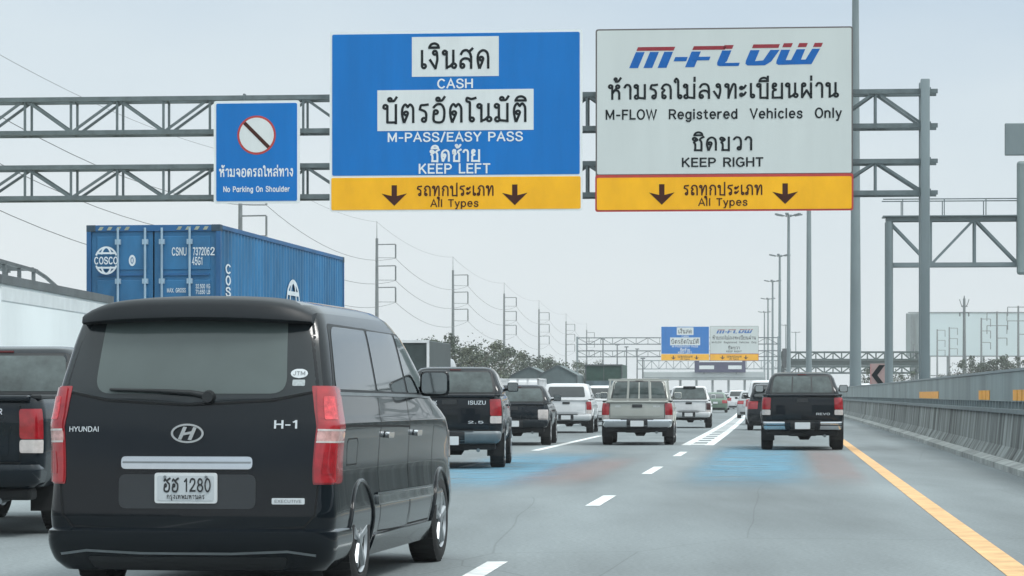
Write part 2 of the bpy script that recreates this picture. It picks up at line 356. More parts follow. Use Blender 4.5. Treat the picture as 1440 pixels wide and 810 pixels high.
def A_(cx, cy, rx, ry, a0, a1, n=10):
    return [(cx+rx*math.cos(R(a0+(a1-a0)*i/n)), cy+ry*math.sin(R(a0+(a1-a0)*i/n))) for i in range(n+1)]
LAT = {  # upright sans letters as pen strokes, capitals 0..10: advance, strokes
 'A': (7.4,[[(0,0),(3.6,10),(7.2,0)],[(1.3,3.3),(5.9,3.3)]]), 'B': (6.8,[[(.3,0),(.3,10)],[(0,9.6),(3.2,9.6)]+A_(3.3,7.4,2.4,2.2,88,-88)+[(3.2,5.2),(.3,5.2)],[(3.2,5.2)]+A_(3.5,2.8,2.7,2.4,88,-88)+[(3.2,.4),(0,.4)]]), 'C': (7,[A_(3.6,5,3.5,5,42,318,18)]), 'D': (7,[[(.3,0),(.3,10)],[(0,10),(3,10)]+A_(3,5,3.8,5,88,-88)+[(3,0),(0,0)]]), 'E': (6,[[(.3,0),(.3,10)],[(0,9.6),(5.6,9.6)],[(.3,5.1),(5,5.1)],[(0,.4),(5.7,.4)]]),
 'F': (5.8,[[(.3,0),(.3,10)],[(0,9.6),(5.5,9.6)],[(.3,5.1),(4.8,5.1)]]), 'G': (7.4,[A_(3.6,5,3.5,5,42,335,18),[(3.8,4.6),(6.9,4.6)],[(6.8,5),(6.8,1)]]), 'H': (7,[[(.3,0),(.3,10)],[(6.5,0),(6.5,10)],[(.3,5.1),(6.5,5.1)]]), 'I': (1.2,[[(.4,0),(.4,10)]]),
 'K': (6.8,[[(.3,0),(.3,10)],[(.4,3.8),(5.9,10)],[(2.3,5.8),(6.4,0)]]), 'L': (5.4,[[(.3,0),(.3,10)],[(0,.4),(5.3,.4)]]), 'M': (8.4,[[(.3,0),(.3,10)],[(.4,9.8),(4,1.6),(7.6,9.8)],[(7.7,10),(7.7,0)]]), 'N': (7,[[(.3,0),(.3,10)],[(.4,9.6),(6.4,.4)],[(6.5,0),(6.5,10)]]),
 'O': (7.6,[A_(3.7,5,3.5,5,0,360,22)]), 'P': (6.4,[[(.3,0),(.3,10)],[(0,9.6),(3.2,9.6)]+A_(3.4,7.1,2.6,2.5,88,-88)+[(3.2,4.6),(.3,4.6)]]), 'R': (6.8,[[(.3,0),(.3,10)],[(0,9.6),(3.4,9.6)]+A_(3.6,7.2,2.6,2.4,88,-88)+[(3.4,4.8),(.3,4.8)],[(3.5,4.8),(6.3,0)]]),
 'S': (6.6,[S_([(5.9,7.7),(5.1,9.4),(3.2,10),(1.1,9.3),(.5,7.5),(1.4,5.9),(4.6,4.7),(6.1,3.1),(5.6,1),(3.3,0),(1.1,.6),(.2,2.5)])]), 'T': (6.4,[[(3.1,0),(3.1,10)],[(0,9.6),(6.2,9.6)]]), 'U': (7,[[(.3,10),(.3,3)]+A_(3.4,3,3.1,3,180,360)+[(6.5,10)]]), 'V': (7,[[(0,10),(3.4,0),(6.8,10)]]),
 'W': (10,[[(0,10),(2.5,0),(4.9,9.6),(7.3,0),(9.8,10)]]), 'X': (6.8,[[(0,0),(6.4,10)],[(0,10),(6.4,0)]]), 'Y': (6.8,[[(0,10),(3.3,4.6),(6.6,10)],[(3.3,4.8),(3.3,0)]]), 'J': (5,[[(4.2,10),(4.2,3)]+A_(2.2,3,2,3,0,-170)]), 'Z': (6.4,[[(0,9.6),(6,9.6),(0,.4),(6.2,.4)]]),
 '0': (6.4,[A_(3,5,2.8,5,0,360,20)]), '1': (4.4,[[(.4,7.8),(2.6,9.8)],[(2.7,10),(2.7,0)]]), '2': (6.4,[S_([(.4,7.2),(1,9.2),(3,10),(5.2,9.2),(5.5,7.2),(4.4,5),(.4,.6)]),[(0,.4),(6,.4)]]), '3': (6.4,[S_([(.4,8),(2.8,10),(5.2,8.6),(4.6,6.2),(2.6,5.4)]),S_([(2.6,5.4),(5.2,4.6),(5.6,2),(3.2,0),(.3,2)])]), '4': (6.6,[[(4.6,0),(4.6,10),(0,3),(6.4,3)]]), '5': (6.4,[[(5.4,9.6),(1.2,9.6),(.7,5)],S_([(.7,5),(3,6.2),(5.4,5),(5.6,2),(3.2,0),(.4,1.6)])]),
 '6': (6.4,[A_(3,3.1,2.7,3.1,0,360,18),S_([(.3,3.4),(1,7.6),(3.2,9.8),(5.2,9)])]), '7': (6,[[(0,9.6),(5.6,9.6),(2,0)]]), '8': (6.4,[A_(3,7.6,2.3,2.4,0,360,16),A_(3,2.7,2.8,2.7,0,360,16)]), '9': (6.4,[A_(3,6.9,2.7,3.1,0,360,18),S_([(5.7,6.6),(5,2.4),(2.8,.2),(.8,1)])]),
 'a': (6,[A_(2.7,3.4,2.5,3.4,20,340,14),[(5.1,7),(5.1,0)]]), 'c': (5.6,[A_(2.9,3.5,2.6,3.5,42,318,14)]), 'd': (6,[A_(2.7,3.5,2.5,3.5,0,360,14),[(5.2,10),(5.2,0)]]), 'e': (6,[[(.3,3.7),(5.4,3.7)]+A_(2.9,3.6,2.6,3.5,0,310,16)]), 'g': (6,[A_(2.7,3.5,2.5,3.5,0,360,14),[(5.2,7),(5.2,-.6)]+A_(2.8,-.6,2.4,2.2,0,-150)]), 'h': (6,[[(.3,0),(.3,10)],S_([(.3,4.6),(1.6,6.7),(3.6,6.9),(5,5.4)]),[(5,5.6),(5,0)]]),
 'i': (1.4,[[(.4,0),(.4,7)],[(.4,8.8),(.4,10)]]), 'k': (5.4,[[(.3,0),(.3,10)],[(.4,2.6),(4.6,7)],[(1.8,4.2),(5,0)]]), 'l': (1.4,[[(.4,0),(.4,10)]]), 'n': (6,[[(.3,0),(.3,7)],S_([(.3,4.6),(1.6,6.7),(3.6,6.9),(5,5.4)]),[(5,5.6),(5,0)]]), 'o': (6.2,[A_(2.9,3.5,2.7,3.5,0,360,16)]), 'p': (6,[[(.3,-3),(.3,7)],A_(2.9,3.5,2.5,3.5,0,360,14)]), 'r': (4,[[(.3,0),(.3,7)],S_([(.3,4),(1.4,6.4),(3.6,6.9)])]),
 's': (5.2,[S_([(4.6,5.3),(3.6,6.9),(1.4,6.7),(.6,5.2),(1.6,4),(3.9,3.1),(4.7,1.6),(3.4,.1),(1.2,.2),(.2,1.7)])]), 't': (4,[[(1.6,9.2),(1.6,1.4),(2.4,.3),(3.6,.3)],[(0,6.7),(3.5,6.7)]]), 'u': (6,[S_([(.3,7),(.3,2.2),(1.4,.2),(3.4,.2),(4.9,2)]),[(5,7),(5,0)]]), 'y': (5.4,[[(0,7),(2.6,.2)],[(5,7),(1.6,-3),(.3,-3)]]), 'v': (5.2,[[(0,7),(2.5,0),(5,7)]]), 'm': (9,[[(.3,0),(.3,7)],[(4.2,5.4),(4.2,0)],[(8.1,5.4),(8.1,0)],S_([(.3,4.8),(1.6,6.8),(3.2,6.8),(4.2,5.2)]),S_([(4.2,4.8),(5.6,6.8),(7.2,6.8),(8.1,5.2)])]),
 '-': (4.4,[[(.4,4.2),(3.8,4.2)]]), '/': (4,[[(0,-.6),(3.6,10.6)]]), ' ': (3.6,[]), '.': (1.6,[[(.4,0),(.4,1.2)]]),
}
def ribbons(mb, st, kx, k, x, z, y, pw, ox):
    for i, p in enumerate(st):
        p = [Vector(q) for q in p]; p = [q for j, q in enumerate(p) if j == 0 or (q-p[j-1]).length > 1e-4]; n = len(p); closed = n > 3 and (p[0]-p[-1]).length < 1e-3
        L = []; Rr = []
        for j in range(n):
            a = p[j-1] if j else (p[-2] if closed else p[0]); b = p[j+1] if j < n-1 else (p[1] if closed else p[j])
            d1 = (p[j]-a); d2 = (b-p[j]); d1 = d1.normalized() if d1.length > 1e-9 else d2.normalized(); d2 = d2.normalized() if d2.length > 1e-9 else d1
            dd = d1+d2; dd = dd.normalized() if dd.length > 1e-6 else d1
            nn = Vector((-dd.y, dd.x)); m = 1/max(.45, nn.dot(Vector((-d1.y, d1.x)))); nn *= pw/2*m
            e = Vector((0,0)) if closed else dd*(pw*.3)
            q = p[j] - (e if j == 0 else Vector((0,0))) + (e if j == n-1 else Vector((0,0)))
            L.append(q+nn); Rr.append(q-nn)
        vs = [(x + (q.x-ox)*kx, y - .0009*(i % 9), z + q.y*k) for q in L+Rr]
        mb.add(vs, [(j, j+1, n+j+1, n+j) for j in range(n-1)])
def latin(mb, s, x, z, h, y=0.0, align='C', bold=.03, width=None, gap=2.1):
    """sans lettering, capital height h, base line z, in the x-z plane facing -y"""
    pen = 0; st = []
    for ch in s:
        adv, ss = LAT[ch]
        for p in ss: st.append([(pen+a, b) for a, b in p])
        pen += adv+gap
    pen -= gap; k = h/10.0; kx = width/pen if width else k
    ribbons(mb, st, kx, k, x, z, y, 1.15+bold*12, pen/2 if align == 'C' else 0)
def words(r, m, text, x, z, h, y, width=None, bold=.03, pw=1.45, name='lettering'):
    """one line of writing as a part of its own"""
    mb = MB()
    if ord(text[0]) > 0xE00: thai(mb, text, x, z, h, width, y, pw)
    else: latin(mb, text, x, z, h, y, 'C', bold, width)
    return mb.build(name, m, r)
def thai(mb, s, x, z, h, width=None, y=0.0, pw=1.45, gap=1.0):
    """looped Thai lettering centred on x, base line z, letter height h, in the x-z plane facing -y"""
    pen = 0; st = []; prev = ''
    for ch in s:
        adv, ss = G[ch]
        up = 2.4 if ch in '้่' and prev in 'ิีั' else 0
        for p in ss: st.append([(pen + (0 if adv else -gap) + a, b + up) for a, b in p])
        if adv: pen += adv + gap
        prev = ch
    k = h/10.0; kx = width/(pen-gap) if width else k
    ribbons(mb, st, kx, k, x, z, y, pw, (pen-gap)/2)

# ------------------------------------------------------------------ the road's course
def slope(Y):
    if Y < 80: return .0945
    if Y < 400: return .0945 - .0245*(Y-80)/320
    return .070
def xc(Y):
    if Y < 80: return .0945*Y
    if Y < 400: return .0945*Y - .5*.0245/320*(Y-80)**2
    return xc(399.999) + .070*(Y-400)
def hdg(Y): return math.atan(slope(Y))
def on_road(t, Y, z=0.0): return Vector((xc(Y)+t, Y, z))
def at(px, py, Y):
    """the point at distance Y that is seen at (px, py) of the 1440 x 810 photograph"""
    return Vector(((px-720)*Y/4000.0, Y, EYE + (555-py)*Y/4000.0))
YS = [-40, -20, 0, 20, 40, 60, 80] + list(range(100, 1500, 20)) + [1500]
def sheet(t0, t1, z, ys=YS):
    mb = MB()
    for i, Y in enumerate(ys):
        mb.v += [(xc(Y)+t0, Y, z), (xc(Y)+t1, Y, z)]
        if i: mb.f.append((2*i-2, 2*i-1, 2*i+1, 2*i))
    return mb
def sweep(prof, ys, closed=True):
    """profile in (t, z) swept along the road"""
    mb = MB(); k = len(prof)
    for i, Y in enumerate(ys):
        mb.v += [(xc(Y)+t, Y, z) for t, z in prof]
        if i:
            for j in range(k if closed else k-1):
                j2 = (j+1) % k; mb.f.append(((i-1)*k+j, (i-1)*k+j2, i*k+j2, i*k+j))
    if closed: mb.f.append(tuple(range(k))); mb.f.append(tuple((len(ys)-1)*k + j for j in range(k)))
    return mb
# ------------------------------------------------------------------ ground, road, markings
g = MB(); g.add([(-3500,-100,-.12),(3500,-100,-.12),(3500,3500,-.12),(-3500,3500,-.12)], [(0,1,2,3)])
tag(g.build('ground', M_ground), 'grey green verge land either side of the expressway', kind='structure')
ro = sheet(-20.6, 22.5, 0).build('road', M_asphalt); tag(ro, 'worn grey asphalt expressway carriageways', kind='structure')
uvl = ro.data.uv_layers.new(name='lanes')
for lp_ in ro.data.loops:
    c_ = ro.data.vertices[lp_.vertex_index].co; uvl.data[lp_.index].uv = (-20.6 if lp_.vertex_index % 2 == 0 else 22.5, c_.y)
L1, L2, L3, L4, L5 = -2.2, -5.7, -9.3, -13.0, -17.6
mk = MB()
def dash(t, a, b, wd=.16):
    k = max(1, int((b-a)/10)); ys = [a+(b-a)*i/k for i in range(k+1)]
    s = sheet(t-wd/2, t+wd/2, .004, ys); mk.add(s.v, s.f)
for i in range(-3, 4):
    dash(L1, 19.8+13.4*i-(1.1 if i == 0 else 0), 19.8+13.4*i+(2.3 if i == 0 else 3.4 if i < 2 else 4.6), .17 if i > 0 else .16)
for i in range(-3, 3): dash(L2, 24+13.4*i, 28+13.4*i)
for a in (66, 112, 170): dash(L2, a, a+24, .2)
for t in (L3, L4):
    for i in range(-3, 30): dash(t, 22+13.4*i, 26+13.4*i)
dash(L1-.24, 73, 330, .24); dash(L1+.36, 73, 330, .24)             # double line with ladder ticks between
for i in range(24): dash(L1+.06, 73.6+i*4.0, 75.2+i*4.0, .352)
tag(mk.build('lane_markings', M_white_line), 'white broken and double lane lines', kind='structure')
ys = [-40,-20,0,10,20,30,40,50,60,70,80]+list(range(100,1500,20))
tag(sheet(1.62, 1.84, .004, ys).build('edge_line', M_yellow_line), 'yellow edge line beside the right shoulder', kind='structure')
tag(sheet(L5-.2, L5, .004, ys).build('edge_line', M_yellow_line), 'yellow edge line beside the left shoulder', kind='structure')

# worn coloured surfacing: paint sheets whose wear lets the asphalt show
def worn_paint(name, col, amount):
    m = bpy.data.materials.new(name); m.use_nodes = True; n = m.node_tree; b = n.nodes['Principled BSDF']; out = n.nodes['Material Output']
    b.inputs['Base Color'].default_value = (*col, 1); b.inputs['Roughness'].default_value = .85
    t = n.nodes.new('ShaderNodeTexCoord'); sp = n.nodes.new('ShaderNodeSeparateXYZ'); n.links.new(t.outputs['Generated'], sp.inputs[0])
    def edge(sock, wdt):
        a = n.nodes.new('ShaderNodeMath'); a.operation = 'SUBTRACT'; a.inputs[1].default_value = .5; n.links.new(sock, a.inputs[0])
        c = n.nodes.new('ShaderNodeMath'); c.operation = 'ABSOLUTE'; n.links.new(a.outputs[0], c.inputs[0])
        r = n.nodes.new('ShaderNodeMapRange'); r.interpolation_type = 'SMOOTHSTEP'
        r.inputs['From Min'].default_value = .5; r.inputs['From Max'].default_value = .5-wdt; n.links.new(c.outputs[0], r.inputs['Value']); return r.outputs[0]
    ex, ey = edge(sp.outputs['X'], .30), edge(sp.outputs['Y'], .32)
    z = n.nodes.new('ShaderNodeTexNoise'); z.inputs['Scale'].default_value = 1.1; z.inputs['Detail'].default_value = 7; n.links.new(t.outputs['Object'], z.inputs['Vector'])
    r = n.nodes.new('ShaderNodeMapRange'); r.inputs['From Min'].default_value = .15; r.inputs['From Max'].default_value = .6; n.links.new(z.outputs['Fac'], r.inputs['Value'])
    cur = None
    for s in (ex, ey, r.outputs[0]):
        if cur is None: cur = s; continue
        q = n.nodes.new('ShaderNodeMath'); q.operation = 'MULTIPLY'; n.links.new(cur, q.inputs[0]); n.links.new(s, q.inputs[1]); cur = q.outputs[0]
    q = n.nodes.new('ShaderNodeMath'); q.operation = 'MULTIPLY'; q.inputs[1].default_value = amount; n.links.new(cur, q.inputs[0])
    tr = n.nodes.new('ShaderNodeBsdfTransparent'); mx = n.nodes.new('ShaderNodeMixShader')
    n.links.new(q.outputs[0], mx.inputs[0]); n.links.new(tr.outputs[0], mx.inputs[1]); n.links.new(b.outputs[0], mx.inputs[2]); n.links.new(mx.outputs[0], out.inputs[0])
    return m
WB = worn_paint('worn_blue_surfacing', (0.13, 0.34, 0.48), .60); WR = worn_paint('worn_red_surfacing', (0.40, 0.22, 0.20), .27)
def patch_sheet(t0, t1, a, b, m, lab, z=.008):
    mb = MB(); h = (t1-t0)/2; mb.add([(-h,0,0),(h,0,0),(h,b-a,0),(-h,b-a,0)], [(0,1,2,3)])
    o = mb.build('road_surfacing', m, loc=on_road((t0+t1)/2, a, z)); o.rotation_euler.z = -hdg(a); tag(o, lab, kind='structure')
patch_sheet(-6.3, -3.3, 36, 66, WB, 'worn blue surfacing in the middle lane')
patch_sheet(-4.3, -2.6, 38, 60, WR, 'worn red surfacing in the middle lane', .012)
patch_sheet(-1.8, .75, 37, 76, WB, 'worn blue surfacing in the right lane')
patch_sheet(.45, 1.45, 38, 70, WR, 'worn red surfacing in the right lane', .012)

# ------------------------------------------------------------------ median barrier on the right
YB = [-30,-10,10,20,30,35,40,45,50,55,60,65,70,75,80,90,100,110,120,135,150,170,200,240,280,330,400,480,560,700]
bar = thing('median_barrier', 'stained concrete barrier with grey metal screen along the right shoulder', 'barrier', on_road(0,0)*0)
cb = MB(); JL = 3.0
y = -12.0
while y < 620:                                                   # cast in bays with open joints
    L = JL if y < 150 else 12.0
    s = sweep([(4.05,.10),(4.20,.34),(4.26,.95),(4.58,.95),(4.60,.34),(4.60,.10),(4.60,-.05),(4.05,-.05)], [y+.012, y+L-.012]); cb.add(s.v, s.f); y += L
cb.build('concrete_base', M_concrete, bar)
s = sweep([(3.80,-.05),(3.80,.10),(4.0,.16),(4.048,.13),(4.048,-.05)], YB); s.build('kerb', M_toe, bar)
pn = MB(); y = -12.0
while y < 620:
    L = 4.0 if y < 200 else 16.0
    s = sweep([(4.36,1.17),(4.36,1.73),(4.43,1.73),(4.43,1.17)], [y+.01, y+L-.01]); pn.add(s.v, s.f); y += L
pn.build('screen_panel', M_panel, bar)
s = sweep([(4.33,1.735),(4.33,1.785),(4.46,1.785),(4.46,1.735)], YB); s.build('top_rail', M_steel_l, bar)
bl = sweep([(4.20,.952),(4.20,1.03),(4.57,1.03),(4.57,.952)], YB); y = -12.0
while y < 330:
    p = on_road(4.40, y); bl.box(p.x-.05, y-.05, 1.03, p.x+.05, y+.05, 1.17); y += .8 if y < 110 else 2.0
bl.build('railing', M_steel, bar)
for a, b in ((47.2,53.4),(59.3,62.6),(78.5,89)):
    k = max(2, int((b-a)/1.0))
    for i in range(k):
        y = a+(b-a)*i/k; p = on_road(4.350, y); mb = MB(); mb.bbox(p.x-.006, y, 1.19, p.x+.006, y+.42, 1.39, .003); mb.build('reflector', M_orange, bar)
# left barrier
lb = thing('side_barrier', 'low concrete barrier along the left shoulder', 'barrier', (0,0,0))
sweep([(-20.3,0),(-20.5,.3),(-20.56,.9),(-20.85,.9),(-20.92,.3),(-21.1,0)], YB).build('concrete_base', M_concrete, lb)
ps = sweep([(-20.62,1.12),(-20.62,1.2),(-20.78,1.2),(-20.78,1.12)], YB)
for i in range(-2, 150):
    p = on_road(-20.7, i*4.0); ps.box(p.x-.04, p.y-.04, .9, p.x+.04, p.y+.04, 1.12)
ps.build('railing', M_steel, lb)

# chevron board on the barrier
p = on_road(4.95, 141)
ch = thing('chevron_sign', 'white board with a black left pointing chevron above the barrier', 'road sign', p, -hdg(141)); ch.scale = (1.04,1.04,1.10)
MB().tube((0,.06,0),(0,.06,2.35),.045).build('post', M_steel, ch)
mb = MB(); mb.bbox(-.36,-.02,1.55,.40,.02,2.58,.008); mb.build('board', mat('chevron_board', (.38,.27,.26), .6, var=.12, scale=3), ch)
mb = MB(); mb.prism([(-.30,2.06),(.06,2.52),(.34,2.52),(-.02,2.06),(.34,1.61),(.06,1.61)], -.034, -.024); mb.build('chevron', M_sink, ch)
mb = MB(); mb.prism([(-.35,1.57),(-.31,1.57),(-.31,2.56),(-.35,2.56)], -.030, -.0215); mb.build('stripe', mat('chevron_pink', (.46,.20,.20), .5, var=.05), ch)

# ------------------------------------------------------------------ gantries
def truss(mb, x0, x1, z0, z1, y0, y1, bay, chord=.155, web=.075):
    """box truss along x: four chords, N webs front and back, and cross ties"""
    for z in (z0, z1):
        for y in (y0, y1): mb.bar((x0,y,z),(x1,y,z),chord)
    n = max(1, round((x1-x0)/bay)); b = (x1-x0)/n
    for i in range(n+1):
        x = x0+i*b
        for y in (y0, y1): mb.bar((x,y,z0+chord/2),(x,y,z1-chord/2),web)
        for z in (z0, z1): mb.bar((x,y0,z),(x,y1,z),web*.9)
        if i < n:
            for y in (y0, y1):
                a, c = ((x,y,z1),(x+b,y,z0)) if i % 2 == 0 else ((x,y,z0),(x+b,y,z1))
                mb.bar(a, c, web*1.1)
            for z in (z0, z1):
                a, c = ((x,y0,z),(x+b,y1,z)) if i % 2 else ((x,y1,z),(x+b,y0,z))
                mb.bar(a, c, web*.7)
def gantry(Y, t_right, t_left, zs, top, label, pw=.30, bay=1.6, group=None):
    p = on_road(t_right, Y); r = thing('sign_gantry', label, 'gantry', p, -hdg(Y), group)
    x0 = -(t_right-t_left)/math.cos(hdg(Y))
    for (a, b) in zs:
        mb = MB(); truss(mb, x0, -.02, a, b, -.45, .45, bay)
        for z in (a, b):
            for yy in (-.45, .45): mb.bar((-.02,yy,z),(.42,yy,z),.14); mb.box(.15,yy-.12,z-.12,.19,yy+.12,z+.12)
        mb.build('truss', M_steel, r)
    for x in (0, x0):
        for yy in (-.45, .45):
            mb = MB(); mb.bbox(x-pw/2, yy-pw/2+ (-.12 if yy < 0 else .12), 0, x+pw/2, yy+pw/2+(-.12 if yy < 0 else .12), top, .03)
            mb.build('post', M_steel_l, r, smooth=40)
        mb = MB(); mb.bbox(x-.10,-.95,-.1,x+.8,.95,.35,.04); mb.build('footing', M_toe, r)
    sp = MB()
    for x in ([x0*.62] if Y < 100 else []):                       # bolted splice flanges
        for (a, b) in zs:
            for z in (a, b):
                for yy in (-.45, .45): sp.box(x-.03, yy-.13, z-.13, x+.03, yy+.13, z+.13)
    if sp.v: sp.build('splice_flange', M_steel, r)
    return r
Y1 = 95.0
T1 = 4.80
ZS1 = [(8.02, 9.07), (10.25, 11.39)]
ga = gantry(Y1, T1, -32.0, ZS1, 11.78, 'steel twin truss gantry spanning the lanes and carrying the three near signs')
TH = hdg(Y1)
def gx(px):
    """distance along the first gantry of the photograph's column px (its signs stand 0.9 m in front of the posts)"""
    a = (px-720)/4000.0; p = on_road(T1, Y1) + Vector((-math.sin(TH), -math.cos(TH), 0))*.80
    u = Vector((math.cos(TH), -math.sin(TH)))
    s = (a*p.y - p.x)/(u.x - a*u.y); q = Vector((p.x+u.x*s, p.y+u.y*s))
    return q, s
def sign_root(name, label, x0, x1, yb, yt, rimm, group=None):
    """x0..x1 photograph columns, yb..yt rows; returns root, width, height, pixel scale"""
    (qa, sa), (qb, sb) = gx(x0), gx(x1); q = (qa+qb)/2
    k = q.y/4000.0
    z0 = EYE + (555-yb)*k; W = sb-sa; H = (yb-yt)*k
    r = thing(name, label, 'road sign', (q.x, q.y, z0), -TH, group)
    mb = MB(); po = rpoly([(-W/2,0),(W/2,0),(W/2,H),(-W/2,H)], .10); mb.prism(po, 0, .06); mb.build('rim', rimm, r)
    br = MB()
    for x in (-W*.36, W*.36):
        br.box(x-.05, .061, .15, x+.05, .16, H-.15); br.box(x-.04,.161,H*.35,x+.04,.26,H*.35+.08); br.box(x-.04,.161,H*.8,x+.04,.26,H*.8+.08)
    br.build('bracket', M_steel, r)
    return r, W, H, k
def face(r, name, x0, z0, x1, z1, m, rad=.06, y=-.010):
    mb = MB(); mb.prism(rpoly([(x0,z0),(x1,z0),(x1,z1),(x0,z1)], rad), y, y+.0095); return mb.build(name, m, r)
def arrow(mb, x, z, s, y):
    """down arrow with swept wings; s is its height"""
    mb.prism([(x-.13*s,z+.5*s),(x-.13*s,z-.02*s),(x-.62*s,z+.10*s),(x,z-.5*s),(x+.62*s,z+.10*s),(x+.13*s,z-.02*s),(x+.13*s,z+.5*s)], y-.004, y)
# --- no parking sign
r, W, H, k = sign_root('no_parking_sign', 'small blue no parking sign with a red ringed disc on the gantry', 300.5, 421.5, 286, 141.5, M_swhite)
face(r, 'panel', -W/2+.09, .08, W/2-.09, H-.09, M_blue)
Z = lambda py: (286-py)*k
X = lambda px: (px-361)*k
def disc(cx, cz, rad, y, n=40): return [(cx+rad*math.cos(2*math.pi*i/n), cz+rad*math.sin(2*math.pi*i/n)) for i in range(n)]
mb = MB(); mb.prism(disc(X(361),Z(190),27.5*k,0), -.016, -.011); mb.build('ring', M_sred, r)
mb = MB(); mb.prism(disc(X(361),Z(190),24.5*k,0), -.021, -.0165); mb.build('disc', M_splate, r)
mb = MB(); c_, s_ = math.cos(R(-45)), math.sin(R(-45)); hw, hl = 2.6*k, 24.4*k
mb.prism([(X(361)+a*c_-b*s_, Z(190)+a*s_+b*c_) for a, b in ((-hl,-hw),(hl,-hw),(hl,hw),(-hl,hw))], -.026, -.0215); mb.build('bar', M_sbrown, r)
words(r, M_swhite, 'ห้ามจอดรถไหล่ทาง', 0, Z(248), 10.5*k, -.014, 106*k, pw=1.75)
words(r, M_swhite, 'No Parking On Shoulder', 0, Z(269.5), 7.2*k, -.014, 94*k, .06)
# --- cash sign
r, W, H, k = sign_root('cash_lane_sign', 'large blue CASH and pass lanes sign above a yellow band, beside the no parking sign', 463.5, 819, 297, 43, M_swhite)
Z = lambda py: (297-py)*k
X = lambda px: (px-641.2)*k
face(r, 'panel', -W/2+.09, Z(246), W/2-.09, H-.09, M_blue); face(r, 'band', -W/2+.06, .06, W/2-.06, Z(249), M_syellow)
for a, b, c, dd in ((579.5,702.5,107.5,51.5),(530.5,751.5,183.5,126)):
    pt = MB(); pt.prism([(X(a),Z(c)),(X(b),Z(c)),(X(b),Z(dd)),(X(a),Z(dd))], -.018, -.011); pt.build('plate', M_splate, r)
words(r, M_sink, 'เงินสด', X(641), Z(96), 25*k, -.024, 100*k); words(r, M_sink, 'บัตรอัตโนมัติ', X(641), Z(171.5), 25*k, -.024, 205*k, pw=1.35)
words(r, M_swhite, 'CASH', X(641), Z(123.5), 12*k, -.016, 49*k, .045); words(r, M_swhite, 'M-PASS/EASY PASS', X(641), Z(198.5), 12*k, -.016, 190*k, .045)
words(r, M_swhite, 'KEEP LEFT', X(640), Z(243.5), 13*k, -.016, 100*k, .045); words(r, M_swhite, 'ชิดซ้าย', X(641), Z(226.5), 15.5*k, -.016, 72*k, pw=1.7)
words(r, M_sbrown, 'รถทุกประเภท', X(641), Z(275), 13.5*k, -.016, 110*k, pw=1.5); words(r, M_sbrown, 'All Types', X(640), Z(290.5), 10*k, -.016, 67*k, .035)
for a in (554.5, 725): mb = MB(); arrow(mb, X(a), Z(274.5), 29*k, -.012); mb.build('arrow', M_sbrown, r)
sign_cash = r
# --- registered vehicles sign
r, W, H, k = sign_root('registered_lane_sign', 'large grey registered vehicles sign with an orange band at the near gantry right end', 837.5, 1199.5, 296.5, 39, M_rim_dk)
Z = lambda py: (296.5-py)*k
X = lambda px: (px-1018.5)*k
face(r, 'panel', -W/2+.05, Z(244), W/2-.05, H-.05, M_sgrey); face(r, 'band_border', -W/2-.012, -.012, W/2+.012, Z(245), M_sred, .09)
face(r, 'band', -W/2+.045, .05, W/2-.045, Z(249), M_syellow, .06, -.020)
# the slanted word mark, each letter a sheared outline cut by a pale gap under its red cap
def lp(mb, pts, y=-.016): mb.prism([(X(a),Z(b)) for a, b in pts], y, y+.005)
def sl(x, y0=94.5): return lambda a, yy: (x + a + (y0-yy)*.42, yy)
def mark(mb, m, nm): mb.build(nm, m, r)
def quad(mb, q, x0, x1, ya, yb): lp(mb, [q(x0,yb), q(x1,yb), q(x1,ya), q(x0,ya)])
def letter(q, body, caps, bar=None):
    bl_, rd_ = MB(), MB()
    for po in body: lp(bl_, po)
    for x0, x1, y0_, y1_ in caps: quad(rd_, q, x0, x1, y0_, y1_)
    if bar: lp(bl_, bar, -.0175)
    if bl_.v: bl_.build('letter', M_lblue, r)
    if rd_.v: rd_.build('letter_cap', M_lred, r)
q = sl(885.5); letter(q, [[q(x,94.5),q(x+12.5,94.5),q(x+12.5,72),q(x,72)] for x in (0,20,40)], [(0,52.5,65,70.3)])
letter(q, [[(948,85.5),(966,85.5),(968,79.5),(950.5,79.5)]], [])
q = sl(964); letter(q, [[q(0,94),q(13,94),q(13,72),q(0,72)]], [(0,46,64.5,69.8)], [(972,84.5),(998,84.5),(1000,79.5),(974,79.5)])
q = sl(1006.5); letter(q, [[q(0,88),q(2,92),q(6,93),(1039.5,93),(1041,88.5),(1020,88.5),q(13,86),q(13,71),q(0,71)]], [(0,13,63.5,68.8)])
q = sl(1046); letter(q, [[q(0,86),q(1,90),q(5,92.5),q(29,92.5),q(32,90.5),q(36,87),q(41,71),q(28,71),q(24,85.5),q(13,86.5),q(13,71),q(0,71)]], [(1,38,63,68.2)])
q = sl(1089); letter(q, [[q(0,86),q(1,90),q(5,92),q(51,91.5),q(54,70),q(43,70),q(40,85),q(33.5,85),q(33.5,70.5),q(21.5,70.5),q(20,85.5),q(12.5,85.5),q(12.5,71),q(0,71)]], [(0,12.5,61.8,67.5),(21.5,33.5,61.8,67.5),(43,54.5,61.8,67.5)])
words(r, M_sink, 'ห้ามรถไม่ลงทะเบียนผ่าน', X(1018), Z(138), 20*k, -.016, 323*k, pw=1.5); words(r, M_sink, 'M-FLOW  Registered  Vehicles  Only', X(1018), Z(166.5), 13*k, -.016, 330*k, .05)
words(r, M_sink, 'ชิดขวา', X(1017), Z(211), 18*k, -.016, 86*k, pw=1.5); words(r, M_sink, 'KEEP RIGHT', X(1017), Z(234), 12*k, -.016, 113*k, .05)
